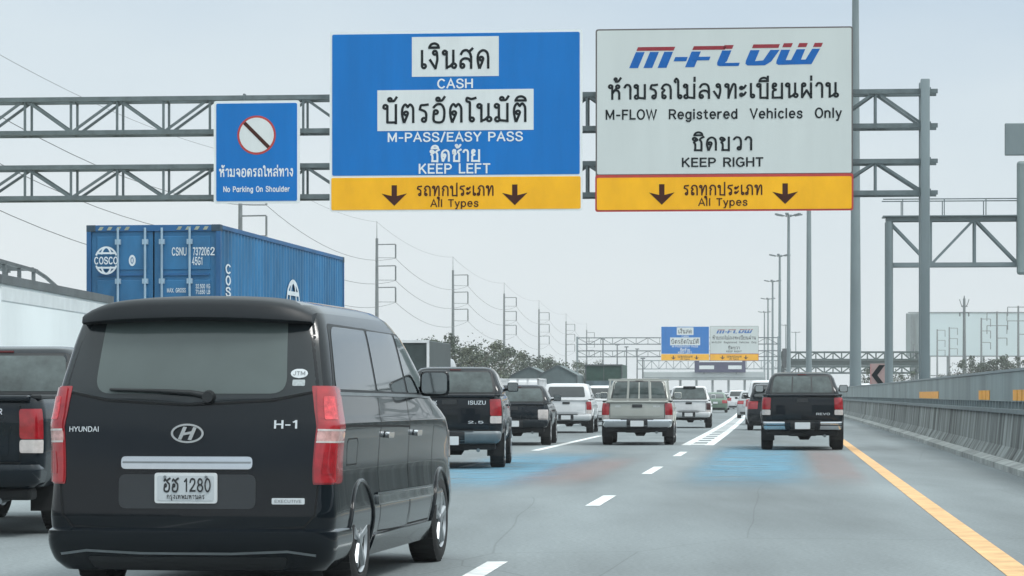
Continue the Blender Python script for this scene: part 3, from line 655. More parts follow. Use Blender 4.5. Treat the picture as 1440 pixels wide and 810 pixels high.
words(r, M_sbrown, 'รถทุกประเภท', X(1017.5), Z(274), 13.5*k, -.026, 112*k, pw=1.5); words(r, M_sbrown, 'All Types', X(1017.5), Z(289), 10*k, -.026, 68*k, .035)
for a in (931.5, 1104.5): mb = MB(); arrow(mb, X(a), Z(273), 29*k, -.0225); mb.build('arrow', M_sbrown, r)
sign_reg = r
# --- second gantry far down the road, with the same pair of signs
Y2 = 503
g2 = gantry(Y2, 6.0, 11.6-xc(Y2), [(8.02,9.07),(10.25,11.39)], 11.6, 'distant twin truss gantry over the road carrying the far pair of signs', bay=2.1)
def far_sign(src, px, label):
    c = copy_tree(src); c.rotation_euler.z = -hdg(Y2); a = at(px, 507, Y2-1.2); c.location = (a.x, a.y, 7.3); c['label'] = label
far_sign(sign_cash, 963.5, 'distant blue sign with two white plates and a yellow band on the far gantry')
far_sign(sign_reg, 1032.5, 'distant grey sign with an orange band on the far gantry')
# --- gantry of the opposite carriageway, seen from behind, with a walkway
Y3 = 132; p = at(1250, 555, Y3); TH3 = hdg(Y3)
r = thing('walkway_gantry', 'steel gantry with a railed walkway rising behind the barrier at the right', 'gantry', (p.x, Y3, 0), -TH3)
zt, zb = 1.3+246*Y3/4000, 1.3+182*Y3/4000
mb = MB(); truss(mb, -.1, 20, zb, zt, -.45, .45, 2.0, .19, .10); mb.build('truss', M_steel_l, r)
mb = MB(); mb.bar((-.3,-.75,zt+.9),(20,-.75,zt+.9),.05); mb.bar((-.3,.75,zt+.9),(20,.75,zt+.9),.05)
for i in range(11):
    for yy in (-.75,.75): mb.bar((.6+i*1.9,yy,zt+.1),(.6+i*1.9,yy,zt+.9),.045)
mb.build('railing', M_steel, r)
mb = MB(); mb.box(-.3,-.8,zt+.1,20,.8,zt+.15); mb.build('walkway', M_steel_l, r)
for x in (0, 19.8):
    for yy in (-.55,.55):
        mb = MB(); mb.tube((x,yy,0),(x,yy,zt-.1),.17,.17,14); mb.build('post', M_steel_l, r, smooth=40)
mb = MB(); mb.bbox(5.25,-.9,EYE+(555-222)*Y3/4000,9.6,-.66,EYE+(555-177)*Y3/4000,.04); mb.box(6.2,-.66,EYE+(555-222)*Y3/4000+.5,6.35,-.47,EYE+(555-222)*Y3/4000+.6)
mb.build('display_box', M_steel_l, r)
mb = MB(); mb.bbox(5.8,-.98,EYE+(555-388)*Y3/4000,9.9,-.58,EYE+(555-230)*Y3/4000,.12); mb.build('sign_back', M_panel, r)
# --- message board gantry of the opposite side, far away
Y4 = 500; a = at(1099, 555, Y4); r = thing('message_gantry', 'distant green grey trussed gantry with a dark cabinet beyond the barrier', 'gantry', (a.x, Y4, 0), -hdg(Y4))
M_gg = mat('grey_green_steel', (.055,.09,.088), .6, var=.15)
mb = MB(); truss(mb, 0, 24, 7.45, 8.75, -.6, .6, 1.5, .3, .17); mb.build('truss', M_gg, r)
mb = MB(); truss(mb, 0, 24, 5.1, 6.2, -.6, .6, 1.5, .3, .17); mb.build('truss', M_gg, r)
mb = MB(); mb.box(0,-.3,6.38,24,.3,7.28); mb.build('walkway', M_gg, r)
mb = MB(); mb.bbox(.1,-1.3,6.0,1.6,-.78,9.4,.06); mb.build('cabinet', mat('cabinet_dark', (.04,.05,.055), .6, var=.1), r)
for x in (.3, 23.6): mb = MB(); mb.tube((x,0,0),(x,0,9),.28,.28,12); mb.build('post', M_steel, r, smooth=40)
# --- toll plaza at the end of the road
Y5 = 850; a = at(905, 555, Y5); r = thing('toll_plaza', 'pale toll plaza canopy across the road at the vanishing point', 'toll plaza', (a.x, Y5, 0), -hdg(Y5))
Wd = 36.0
M_can = mat('canopy_pale', (.40,.44,.45), .7, var=.08, scale=.2); M_can2 = mat('canopy_grey', (.25,.29,.30), .7, var=.1, scale=.2)
mb = MB(); mb.bbox(0,0,6.3,Wd,14,8.2,.25); mb.build('canopy', M_can, r)
mb = MB(); mb.box(-.3,-.3,5.7,Wd+.3,14.3,6.29); mb.build('soffit', M_can2, r)
for i in range(8): mb = MB(); mb.bbox(1+i*4.8,3,0,1.7+i*4.8,4,5.69,.05); mb.build('column', M_can, r)
for i in range(7): mb = MB(); mb.bbox(2.6+i*4.8,4,0,4.2+i*4.8,7,2.7,.1); mb.build('booth', M_can2, r)
mb = MB(); truss(mb, -2, Wd+10, 9.0, 11.5, 2, 3, 2.2, .26, .15); mb.build('truss', M_steel_l, r)
a = at(1013, 555, Y5-3); r = thing('toll_plaza_sign', 'dark purple blue name board above the toll plaza canopy', 'sign', (a.x, Y5-2, 0), -hdg(Y5))
mb = MB(); mb.bbox(-7.6,-.3,7.9,7.6,0,11.7,.1); mb.build('board', M_plum, r)
mb = MB(); mb.box(-6.2,-.36,8.9,-1.8,-.31,10.0); mb.box(2.4,-.36,8.9,6.4,-.31,10.0); mb.box(-6.2,-.36,11.0,6.6,-.31,11.4); mb.build('letter_strip', M_swhite, r)
mb = MB(); mb.box(-5,.01,7.5,-4.6,.4,11); mb.box(4.6,.01,7.5,5,.4,11); mb.build('strut', M_steel, r)

# ------------------------------------------------------------------ transmission poles on the left
PW = ['first', 'second', 'third', 'fourth', 'fifth', 'sixth']
PY = [158, 262, 364, 457, 563, 667, 777, 880]
PX = [None, 338, 530, 637, 709, 758, 796, 825]
base = []
def utility_pole(loc, label, rz=0.0, group='transmission poles along the left of the road'):
    r = thing('utility_pole', label, 'utility pole', loc, rz, group)
    mb = MB(); mb.tube((0,0,-.1),(0,0,21.3),.30,.17,10); mb.build('pole', M_pole, r, smooth=40)
    mb = MB(); mb.tube((0,0,21.3),(0,0,23.5),.055,.03,6); mb.build('lightning_rod', M_pole, r)
    for zt_, zb_ in ((20.5,18.8),(17.75,15.95),(15.0,13.15)):
        mb = MB(); mb.bar((0,0,zt_),(2.4,0,zt_+.05),.13); mb.tube((2.4,0,zt_),(2.4,0,zb_),.10,.10,8); mb.bar((.1,0,zb_+.02),(2.4,0,zb_),.06); mb.build('insulator_bracket', M_pole, r)
    return r
src = None
for i, (Y, px) in enumerate(zip(PY, PX)):
    x = at(px, 0, Y).x if px else xc(Y)-48.8
    base.append(Vector((x, Y, 0)))
    lab = ['', 'concrete power pole behind the blue container, its top hidden by the no parking sign',
           'tallest looking concrete power pole above the black van roof', 'concrete power pole just right of the one above the van roof',
           'concrete power pole standing over the roadside trees', 'power pole between the trees and the far gantry', 'power pole just left of the far gantry post',
           'smallest power pole, seen through the far gantry truss'][i]
    if i == 0: continue
    if src is None: src = utility_pole(base[-1], lab)
    else:
        c = copy_tree(src); c.location = base[-1]; c['label'] = lab
for zz, nm in ((18.75,'upper'),(15.9,'middle'),(13.1,'lower')):
    pts = []
    for a, b in zip(base[:-1], base[1:]):
        for j in range(14):
            t = j/14; p = a.lerp(b, t); p.z = zz - 4*t*(1-t)*1.9; p.x += 2.4; pts.append(p)
    mb = MB(); mb.path(pts, .026, 5)
    tag(mb.build('power_line', M_wire, smooth=180), f'sagging power wire on the {nm} bracket arms of the left poles', 'power line', group='wires on the left poles')
# taller poles' wires nearer the left edge
for k_, (za, zb_) in enumerate(((21.5,19.4),)):
    pts = [Vector((base[0].x+.0,base[0].y,za+2)).lerp(Vector((base[1].x,base[1].y,23.4)), j/16) - Vector((0,0,4*(j/16)*(1-j/16)*1.2)) for j in range(17)]
    for a, b in zip(base[1:-1], base[2:]): pts += [a.lerp(b, j/12)+Vector((0,0,23.4-4*(j/12)*(1-j/12)*1.2)) for j in range(1, 13)]
    mb = MB(); mb.path(pts, .016, 5); tag(mb.build('earth_wire', M_wire, smooth=180), 'thin earth wire along the tips of the left power poles', 'power line')
# poles right of the road, far off
def bracket_pole(loc, label, h, arms, rz=0.0):
    r = thing('utility_pole', label, 'utility pole', loc, rz, 'power poles beyond the barrier on the right')
    mb = MB(); mb.tube((0,0,-.1),(0,0,h),.34,.2,8); mb.build('pole', M_pole, r, smooth=40)
    for (z, x0, x1, hang) in arms:
        mb = MB(); mb.bar((x0,0,z),(x1,0,z),.16)
        for x in (x0, x1):
            if abs(x) > .5 and hang: mb.tube((x,0,z),(x,0,z-hang),.11,.11,6)
        mb.build('crossarm', M_pole, r)
    return r
for px, py, Y, lab, sd in ((1285,484,560,'short power pole between the two right hand gantry posts',0),(1318,463,870,'thin far power pole at the left of the billboard row',1),(1335,460,842,'far power pole with arms to the right, second in the billboard row',1),
                     (1380,447,740,'power pole with three bracket arms in front of the billboard',1),(1402,438,684,'power pole with wide crossarms in front of the billboard',2),(1432,430,640,'power pole with bracket arms nearest the right edge',2)):
    a = at(px, py, Y); h = a.z
    arms = [] if sd == 0 else [(h-.3, -2.4 if sd == 2 else 0, 2.4, 2.0), (h-3.4, -2.4 if sd == 2 else 0, 2.4, 2.0), (h-6.4, 0, 2.4, 1.8)]
    if sd == 0: arms = [(h-1.6,-.8,.8,0),(h-3.2,-1.2,1.2,0),(h-4.4,-.8,.8,0)]
    bracket_pole((a.x, Y, 0), lab, h, arms)
a = at(1356, 420, 450); r = bracket_pole((a.x, 450, 0), 'slim pole with a forked crown of insulators in front of the billboard', a.z, [(a.z-2.2,-.7,.7,.6),(a.z-1.2,-.5,.5,0)])
mb = MB()
for s in (-1, 1): mb.path([(0,0,a.z-1.6),(s*.5,0,a.z-.9),(s*.75,0,a.z-.1)], .07, 6)
mb.tube((0,0,a.z-.2),(0,0,a.z+.5),.16,.05,8); mb.build('crown', M_pole, r)

# ------------------------------------------------------------------ lamp masts beside the median
LM = None
def lamp_mast(loc, label, H=29.2, r0=.36, r1=.21):
    r = thing('lamp_mast', label, 'lamp post', loc, 0, 'lamp masts along the median')
    mb = MB(); mb.tube((0,0,-.1),(0,0,H),r0,r1,14); mb.build('pole', M_steel_l, r, smooth=40)
    mb = MB(); mb.tube((0,0,.0),(0,0,.5),r0*1.6,r0*1.5,14); mb.build('base', M_toe, r, smooth=40)
    for i in range(6):
        an = i*math.pi/3 + .3; c, s = math.cos(an), math.sin(an)
        mb = MB(); mb.path([(c*.1,s*.1,H-.1),(c*.8,s*.8,H+.12),(c*1.3,s*1.3,H+.2)], .07, 6)
        M4 = Matrix.Translation((c*1.7,s*1.7,H+.2)) @ Matrix.Rotation(an,4,'Z') @ Matrix.Rotation(R(-10),4,'Y')
        mb.box(-.55,-.25,-.1,.55,.25,.14,M4); mb.build('lamp', M_steel, r)
    return r
labs = ['thickest lamp mast, rising from the barrier beside the near gantry sign', 'lamp mast whose head hides behind the grey sign', 'tallest lamp mast with its lamp cluster just under the grey sign',
        'lamp mast second in height with its lamp cluster in view', 'lamp mast third in height with its lamp cluster in view', 'lamp mast fourth in height with its lamp cluster in view', 'shortest lamp mast of the row, next to the far grey sign']
for i, (Y, px) in enumerate(((188,1203),(316,1137.5),(445,1109),(574,1096.5),(703,1086.5),(833,1080),(967,1075))):
    lm = lamp_mast((at(px,0,Y).x, Y, 0), labs[i], r0=.36 if i else .40)
for px, py, Y, lab in ((1105,458,1149,'small lamp mast far beyond the row, left of its twin'),(1119,468,1281,'smallest lamp mast far beyond the row')):
    lamp_mast((at(px,0,Y).x, Y, 0), lab)
# slim roadside posts under the far gantry
for px, py, Y, lab in ((848,476,470,'slim post under the far gantry at its left'),(868,484,480,'slim post under the far gantry behind the dark truck'),(881,487,500,'slim post under the far gantry right of the dark truck'),(896,490,520,'slim post below the middle of the far gantry'),(904,503,430,'short dark post behind the gold pickup roof')):
    a = at(px, py, Y); mb = MB(); mb.tube((0,0,-.1),(0,0,a.z),.16,.10,8); mb.box(-.35,-.1,a.z-.2,.35,.1,a.z); o = mb.build('post', M_pole, loc=(a.x,Y,0)); o.name = 'roadside_post'
    tag(o, lab, 'post', 'slim posts under the far gantry')

# ------------------------------------------------------------------ billboard and trees
YB_ = 1000
a = at(1277, 555, YB_); b_ = at(1480, 555, YB_)
r = thing('billboard', 'huge pale blank billboard in the haze beyond the barrier', 'billboard', (a.x, YB_, 0))
Wb = b_.x-a.x; zb_, zt_ = 15.0, 30.0
mb = MB(); mb.bbox(4,0,zb_,Wb,.8,zt_,.1); mb.build('face', M_billboard, r)
mb = MB(); mb.add([(0,5.6,zb_),(3.9,.4,zb_),(3.9,.4,zt_),(0,5.6,zt_),(.5,6.1,zb_),(4,1.0,zb_),(4,1.0,zt_),(.5,6.1,zt_)], [(0,1,2,3),(4,7,6,5),(0,3,7,4),(1,5,6,2),(3,2,6,7),(0,4,5,1)]); mb.build('side_face', M_panel, r)
mb = MB(); mb.bar((0,0,zt_+.2),(Wb,0,zt_+.2),.35); mb.bar((0,0,zb_-.2),(Wb,0,zb_-.2),.35)
for i in range(8): mb.bar((1.5+i*Wb/8,2,0),(1.5+i*Wb/8,2,zt_-1),.6)
mb.bar((0,2,8.0),(Wb,2,8.0),.35); mb.build('frame', M_steel, r)

def tree(loc, h, wd, mats, label, n=2600, seed=0, group='roadside trees'):
    rnd = random.Random(seed); r = thing('tree', label, 'tree', loc, rnd.uniform(0,6), group)
    tr = MB(); tr.path([(0,0,-.1),(.05*h*.2,0,h*.25),(-.02*h,.02*h,h*.55),(0,0,h*.8)], [.035*h,.028*h,.018*h,.006*h], 8)
    cl = []
    for i in range(22):
        an = rnd.uniform(0,6.28); z = h*(.22+.68*rnd.random()**.8); rr = wd*.5*rnd.uniform(.1,1.0)*(1.12-.75*abs(z/h-.5)*1.6)
        c = Vector((rr*math.cos(an), rr*math.sin(an), z)); cl.append((c, wd*rnd.uniform(.09,.22), rnd.choice((0,0,1))))
        if i % 2 == 0: tr.path([(0,0,z*.5),(c.x*.5,c.y*.5,z*.82),tuple(c)], [.012*h,.008*h,.003*h], 5)
    for i in range(6):                                              # twigs that stand out of the crown
        an = rnd.uniform(0,6.28); c = Vector((wd*.3*math.cos(an), wd*.3*math.sin(an), h*rnd.uniform(.9,1.04))); cl.append((c, wd*.06, 1)); tr.path([(0,0,h*.6),tuple(c)], [.006*h,.002*h], 4)
    tr.build('trunk', M_bark, r, smooth=60)
    lf = [MB(), MB()]
    for i in range(n):
        c, q, k_ = rnd.choice(cl); v = Vector((rnd.gauss(0,1),rnd.gauss(0,1),rnd.gauss(0,.7))); v = v.normalized()*q*rnd.random()**.33
        p = c+v; s = rnd.uniform(.07,.20)*(h/6)**.5
        a_ = Vector((rnd.gauss(0,1),rnd.gauss(0,1),rnd.gauss(0,.6))).normalized(); b2 = a_.cross(Vector((rnd.gauss(0,1),rnd.gauss(0,1),rnd.gauss(0,1)))).normalized()
        lf[k_ if rnd.random() < .8 else 1-k_].add([p-a_*s, p+b2*s*.55, p+a_*s, p-b2*s*.55], [(0,1,2,3)])
    lf[0].build('crown', mats[0], r); lf[1].build('crown', mats[1], r)
    return r
TR = [(612,486,300,5,'dark bushy tree just right of the van windscreen'),(640,478,330,6,'tallest dark tree at the foot of the second power pole'),(664,487,300,5.5,'round pale green tree above the dark pickup cab'),(688,493,340,6,'dark tree right of the pale round one'),
      (705,497,360,5.5,'ragged tree at the foot of the third power pole'),(727,503,380,6.5,'dark tree behind the crate truck'),(745,507,400,6,'small dark tree left of the fourth power pole'),(768,511,430,6.5,'small tree right of the fourth power pole'),
      (790,514,470,7,'hazy small tree at the foot of the fifth power pole'),(812,513,520,8,'hazy tree beside the far gantry post'),(835,519,560,8,'faint low tree under the far gantry')]
for i, (px, py, Y, wd, lab) in enumerate(TR):
    a = at(px, py, Y); tree((a.x, Y, 0), a.z, wd*1.7, (M_leaf[0], M_leaf[2] if i in (2, 4) else M_leaf[1]), lab, 2600, i, 'trees along the left roadside')
for i, (px, py, Y, wd, lab) in enumerate(((1225,520,300,5,'low tree left of the chevron board beyond the barrier'),(1262,525,420,6,'low faint tree right of the chevron board'),(1345,527,500,7,'low faint tree left of the dark clump on the right'),(1372,509,420,6,'dark tree at the left of the clump on the right'),(1390,506,420,6.5,'tallest dark tree of the clump on the right'),(1412,512,430,7,'dark tree right of the tallest in the clump'),(1432,504,430,6,'dark tree at the right edge above the barrier'))):
    a = at(px, py, Y); tree((a.x, Y, 0), a.z, wd*1.3, (M_leaf[0], M_leaf[1]), lab, 2200, 40+i, 'trees beyond the barrier')
# ------------------------------------------------------------------ vehicle materials
def paint(name, col, rough=.28, metal=0.0, coat=.55, var=.10):
    return mat(name, col, rough, metal, var=var, scale=1.3, coat=coat, spec=.10)
P_black = paint('van_black_paint', (.0015,.0042,.0072), .16, coat=.6)
P_dgrey = paint('dark_grey_paint', (.005,.009,.013), .25)
P_navy = paint('dark_navy_paint', (.005,.010,.015), .25)
P_white = paint('white_paint', (.66,.67,.68), .35)
P_gold = paint('champagne_paint', (.39,.40,.37), .38, metal=.15)
P_green = paint('muted_green_paint', (.13,.19,.145), .35)
P_silver = paint('silver_paint', (.42,.44,.45), .35, metal=.3)
G_dark = mat('dark_glass', (.014,.020,.022), .05, spec=.75, var=.2, scale=1.2, coat=.55)
G_grey = mat('grey_tinted_glass', (.082,.104,.102), .10, spec=.5, var=.12, scale=1.0)
K_black = mat('black_trim', (.012,.014,.016), .5, var=.15)
K_rubber = mat('tyre_rubber', (.014,.015,.016), .9, var=.25, scale=8, bump=.2)
K_under = mat('underbody', (.012,.013,.014), .9, var=.3, scale=5)
K_chrome = mat('chrome', (.62,.64,.66), .14, metal=1.0, var=.05)
K_alloy = mat('alloy', (.42,.44,.46), .3, metal=.8, var=.1)
K_steel = mat('grey_step_steel', (.22,.24,.25), .4, metal=.6, var=.15)
K_red = mat('red_lens', (.30,.008,.014), .12, var=.25, scale=14, coat=.8)
K_red2 = mat('bright_red_lens', (.34,.007,.013), .15, var=.2, scale=14, coat=.8)
K_clear = mat('clear_lens', (.55,.50,.48), .12, var=.15, scale=20, coat=.8)
K_mirror = mat('mirror_silver', (.34,.38,.39), .08, metal=1.0, var=.05)
G_cab = mat('cab_glass', (.060,.078,.078), .10, spec=.5, var=.5, scale=2.4)
K_plate = mat('plate_white', (.62,.64,.65), .5, var=.05)
K_ink = mat('plate_ink', (.02,.022,.025), .6, var=.1)
K_badge = mat('badge_white', (.62,.65,.67), .3, metal=.2, var=.05)
K_groove = mat('shut_line', (.004,.005,.006), .9, var=.1)

# ------------------------------------------------------------------ vehicle bodies: stacked plan outlines with conforming patches
def pchip(xs, ys, x):
    n = len(xs)
    if x <= xs[0]: return ys[0]
    if x >= xs[-1]: return ys[-1]
    i = max(j for j in range(n-1) if xs[j] <= x)
    h = [xs[j+1]-xs[j] for j in range(n-1)]; dl = [(ys[j+1]-ys[j])/h[j] for j in range(n-1)]
    def m(j):
        if j == 0: return dl[0]
        if j == n-1: return dl[-1]
        if dl[j-1]*dl[j] <= 0: return 0.0
        w1, w2 = 2*h[j]+h[j-1], h[j]+2*h[j-1]; return (w1+w2)/(w1/dl[j-1]+w2/dl[j])
    t = (x-xs[i])/h[i]; m0, m1 = m(i)*h[i], m(i+1)*h[i]
    return (2*t**3-3*t*t+1)*ys[i]+(t**3-2*t*t+t)*m0+(-2*t**3+3*t*t)*ys[i+1]+(t**3-t*t)*m1
class Shell:
    """levels: (z, half width, rear y, front y, rear corner radius, front corner radius)"""
    def __init__(s, levels, bow_r=.05, bow_f=.12, tr=.02, tf=.07):
        s.zs = [l[0] for l in levels]; s.c = [[l[k] for l in levels] for k in range(1, 6)]
        s.br, s.bf, s.tr, s.tf = bow_r, bow_f, tr, tf; s.cache = {}
    def key(s, z):
        z = min(max(z, s.zs[0]), s.zs[-1]); k = round(z, 5)
        if k in s.cache: return s.cache[k]
        w, yr, yf, rr, rf = [pchip(s.zs, c, z) for c in s.c]
        wr, wf = w*(1-s.tr), w*(1-s.tf); ym = (yr+yf)/2
        rr = min(rr, wr*.8); rf = min(rf, wf*.8, (yf-yr)*.4)
        def xs(y):
            t = (y-ym)/((yf-yr)/2); return w*(1 - (s.tr if t < 0 else s.tf)*abs(t)**3)
        xa = wr-rr; ya = yr + s.br*(xa/w)**2; yb = yr + s.br + rr; xb = xs(yb)
        xd = wf-rf; yd = yf - s.bf*(xd/w)**2; yc = yf - s.bf - rf; xc_ = xs(yc)
        d = dict(w=w, yr=yr, yf=yf, xs=xs, A=(xa,ya), B=(xb,yb), Cc=(xc_,yc), D=(xd,yd),
                 k1=[(xa,ya),(xa+.6*(xb-xa),ya+.4*s.br*rr),(xb,yb-.6*(yb-ya)),(xb,yb)], k2=[(xc_,yc),(xc_,yc+.6*(yd-yc)),(xd+.6*(xc_-xd),yd),(xd,yd)])
        s.cache[k] = d; return d
    def pt(s, u, z):
        d = s.key(z)
        bz = lambda P, t: tuple(P[0][i]*(1-t)**3+3*P[1][i]*t*(1-t)**2+3*P[2][i]*t*t*(1-t)+P[3][i]*t**3 for i in (0,1))
        if u < 1: x = d['A'][0]*u; return x, d['yr']+s.br*(x/d['w'])**2
        if u < 2: return bz(d['k1'], u-1)
        if u < 3:
            y = d['B'][1]+(d['Cc'][1]-d['B'][1])*(u-2); return d['xs'](y), y
        if u < 4: return bz(d['k2'], u-3)
        x = d['D'][0]*(5-u); return x, d['yf']-s.bf*(x/d['w'])**2
    def P(s, u, z, off=0.0, sg=1):
        x, y = s.pt(u, z); p = Vector((x, y, z))
        if off:
            e = 1e-3
            ua, ub = max(u-e,0), min(u+e,5); za, zb = max(z-.004, s.zs[0]), min(z+.004, s.zs[-1])
            a = Vector((*s.pt(ua,z),z)); b = Vector((*s.pt(ub,z),z)); c = Vector((*s.pt(u,za),za)); e_ = Vector((*s.pt(u,zb),zb))
            n = (b-a).cross(e_-c)
            if n.length > 1e-12: p += n.normalized()*off
        return Vector((p.x*sg, p.y, p.z))
    def u_rear(s, x, z):
        d = s.key(z); x = abs(x)
        if x <= d['A'][0]: return x/max(d['A'][0],1e-6)
        lo, hi = 1.0, 2.0
        for _ in range(24):
            m = (lo+hi)/2
            if s.pt(m, z)[0] < x: lo = m
            else: hi = m
        return lo
    def u_side(s, y, z):
        d = s.key(z)
        if d['B'][1] <= y <= d['Cc'][1]: return 2+(y-d['B'][1])/(d['Cc'][1]-d['B'][1])
        lo, hi = (1.0,2.0) if y < d['B'][1] else (3.0,4.0)
        for _ in range(24):
            m = (lo+hi)/2
            if s.pt(m, z)[1] < y: lo = m
            else: hi = m
        return lo
    def pos(s, mode, a, z, off, sg=1):
        if mode == 'rear': return s.P(s.u_rear(a, z), z, off, 1 if a >= 0 else -1)
        if mode == 'front':
            d = s.key(z); x = min(abs(a), d['D'][0]); u = 5 - x/max(d['D'][0],1e-6); return s.P(min(u,4.9999), z, off, 1 if a >= 0 else -1)
        if mode == 'side': return s.P(s.u_side(a, z), z, off, sg)
        return s.P(a, z, off, sg)
    def mesh(s, nz=22, extra=()):
        zs = sorted(set([s.zs[0]+(s.zs[-1]-s.zs[0])*i/nz for i in range(nz+1)]+list(s.zs)+list(extra)))
        us = [i/4 for i in range(4)]+[1+i/7 for i in range(7)]+[2+i/18 for i in range(18)]+[3+i/6 for i in range(6)]+[4+i/4 for i in range(5)]
        mb = MB(); k = 2*len(us)-2; q = len(us)
        for z in zs:
            r = [s.P(min(u,4.99999) if u > 4.5 else u, z) for u in us]; r[0].x = 0; r[-1].x = 0
            mb.v += [tuple(p) for p in r] + [(-p.x,p.y,p.z) for p in reversed(r[1:-1])]
        for i in range(len(zs)-1):
            for j in range(k):
                j2 = (j+1) % k; mb.f.append((i*k+j, i*k+j2, (i+1)*k+j2, (i+1)*k+j))
        mb.f.append(tuple(range(k-1,-1,-1))); mb.f.append(tuple((len(zs)-1)*k+j for j in range(k)))
        return mb
    def patch(s, mb, mode, poly, off=.004, sg=1, nr=12, ncol=10, skirt=.012):
        """a skin that follows the body inside the polygon (s, z)"""
        zmin, zmax = min(p[1] for p in poly), max(p[1] for p in poly)
        zz = sorted(set([round(zmin+1e-4+(zmax-zmin-2e-4)*i/nr, 5) for i in range(nr+1)]+[round(min(max(p[1],zmin+1e-4),zmax-1e-4),5) for p in poly]))
        zq = [zz[0]]
        for z in zz[1:]:
            if z-zq[-1] > .0015: zq.append(z)
        grid = []
        for z in zq:
            xs = []
            for i in range(len(poly)):
                (x0,z0),(x1,z1) = poly[i-1], poly[i]
                if (z0-z)*(z1-z) <= 0 and abs(z1-z0) > 1e-9: xs.append(x0+(x1-x0)*(z-z0)/(z1-z0))
            if len(xs) < 2: continue
            a, b = min(xs), max(xs); grid.append([(a+(b-a)*j/ncol, z) for j in range(ncol+1)])
        vs = [s.pos(mode, a, z, off, sg) for r in grid for a, z in r]; n = ncol+1; R_ = len(grid)
        fs = [(i*n+j, i*n+j+1, (i+1)*n+j+1, (i+1)*n+j) for i in range(R_-1) for j in range(ncol)]
        rim = [(0,j) for j in range(n)]+[(i,ncol) for i in range(1,R_)]+[(R_-1,j) for j in range(ncol-1,-1,-1)]+[(i,0) for i in range(R_-2,0,-1)]
        o = len(vs); vs += [s.pos(mode, grid[i][j][0], grid[i][j][1], off-skirt, sg) for i, j in rim]; K = len(rim)
        for q in range(K):
            q2 = (q+1) % K; fs.append((rim[q][0]*n+rim[q][1], o+q, o+q2, rim[q2][0]*n+rim[q2][1]))
        return mb.add(vs, fs)
    def seam(s, mb, mode, line, wd=.010, off=.0018, sg=1, n=5):
        """thin groove drawn along a polyline on the body"""
        pts = []
        for i in range(len(line)-1):
            for j in range(n): pts.append((line[i][0]+(line[i+1][0]-line[i][0])*j/n, line[i][1]+(line[i+1][1]-line[i][1])*j/n))
        pts.append(line[-1]); L = []
        for i, p in enumerate(pts):
            a, b = Vector(pts[max(i-1,0)]), Vector(pts[min(i+1,len(pts)-1)]); dd = (b-a).normalized(); nn = Vector((-dd.y,dd.x))*wd/2
            L.append((s.pos(mode,p[0]+nn.x,p[1]+nn.y,off,sg), s.pos(mode,p[0]-nn.x,p[1]-nn.y,off,sg)))
        vs = [q for pr in L for q in pr]
        return mb.add(vs, [(2*i,2*i+1,2*i+3,2*i+2) for i in range(len(L)-1)])
def cut_arches(o, centres, x_in, x_out, rad):
    """wheel housings: boolean cylinders on both sides"""
    cm = MB()
    for (y, z) in centres:
        for sg in (-1, 1):
            a, b = sorted((sg*x_in, sg*x_out)); cm.lathe([(a,rad),(b,rad)], 'x', 36, (0,y,z))
    c = cm.build('cutter', None); md = o.modifiers.new('b', 'BOOLEAN'); md.operation = 'DIFFERENCE'; md.object = c; md.solver = 'EXACT'
    bpy.context.view_layer.update()
    dg = bpy.context.evaluated_depsgraph_get(); me = bpy.data.meshes.new_from_object(o.evaluated_get(dg))
    o.modifiers.clear(); old = o.data; o.data = me; bpy.data.meshes.remove(old); cme = c.data; bpy.data.objects.remove(c); bpy.data.meshes.remove(cme)
    me.shade_smooth(); me.set_sharp_from_angle(angle=R(38))
WHEELS = {}
def wheel_meshes(rad, wd, style, mrim):
    key = (round(rad,3), round(wd,3), style, mrim.name)
    if key in WHEELS: return WHEELS[key]
    h = wd/2; rr = rad*.66
    t = MB(); t.lathe([(-h*.8,rr),(-h,rr+.02),(-h,rad*.90),(-h*.82,rad*.985),(-h*.4,rad),(h*.4,rad),(h*.82,rad*.985),(h,rad*.90),(h,rr+.02),(h*.8,rr)], 'x', 40)
    for i in range(40):                                            # tread blocks across the shoulder
        an = 2*math.pi*i/40
        M4 = Matrix.Rotation(an,4,'X') @ Matrix.Translation((0,0,rad-.004))
        t.box(-h*.86,-.012,-.01,h*.86,.012,.006,M4)
    ot = t.build('tyre', K_rubber, smooth=35)
    m = MB(); m.lathe([(h*.45,rr*.2),(h*.45,rr*.86),(h*.92,rr*.97),(h*.98,rr*1.01),(h*.2,rr*1.01),(-h*.9,rr*1.0),(-h*.9,rr*.9),(h*.1,rr*.8),(h*.1,rr*.2)], 'x', 36)
    n = 5 if style == 'five' else 10 if style == 'ten' else 8
    for i in range(n):
        an = 2*math.pi*i/n
        M4 = Matrix.Rotation(an,4,'X'); wv = rr*(.20 if n == 5 else .10)
        m.add([M4 @ Vector(p) for p in ((h*.55,-wv*.6,rr*.15),(h*.55,wv*.6,rr*.15),(h*.8,wv,rr*.93),(h*.8,-wv,rr*.93),(h*.95,-wv*.3,rr*.15),(h*.95,wv*.3,rr*.15),(h*1.02,wv*.5,rr*.93),(h*1.02,-wv*.5,rr*.93))],
              [(0,1,5,4),(1,2,6,5),(2,3,7,6),(3,0,4,7),(4,5,6,7),(3,2,1,0)])
    m.lathe([(h*.5,rr*.22),(h*1.0,rr*.2),(h*1.05,rr*.13),(h*1.05,.001)], 'x', 18)
    om = m.build('rim', mrim, smooth=35)
    b = MB(); b.lathe([(-h*.5,rr*.72),(h*.3,rr*.72)], 'x', 24); ob = b.build('brake_disc', K_under, smooth=35)
    WHEELS[key] = (ot.data, om.data, ob.data)
    for o in (ot, om, ob): bpy.data.objects.remove(o)
    return WHEELS[key]
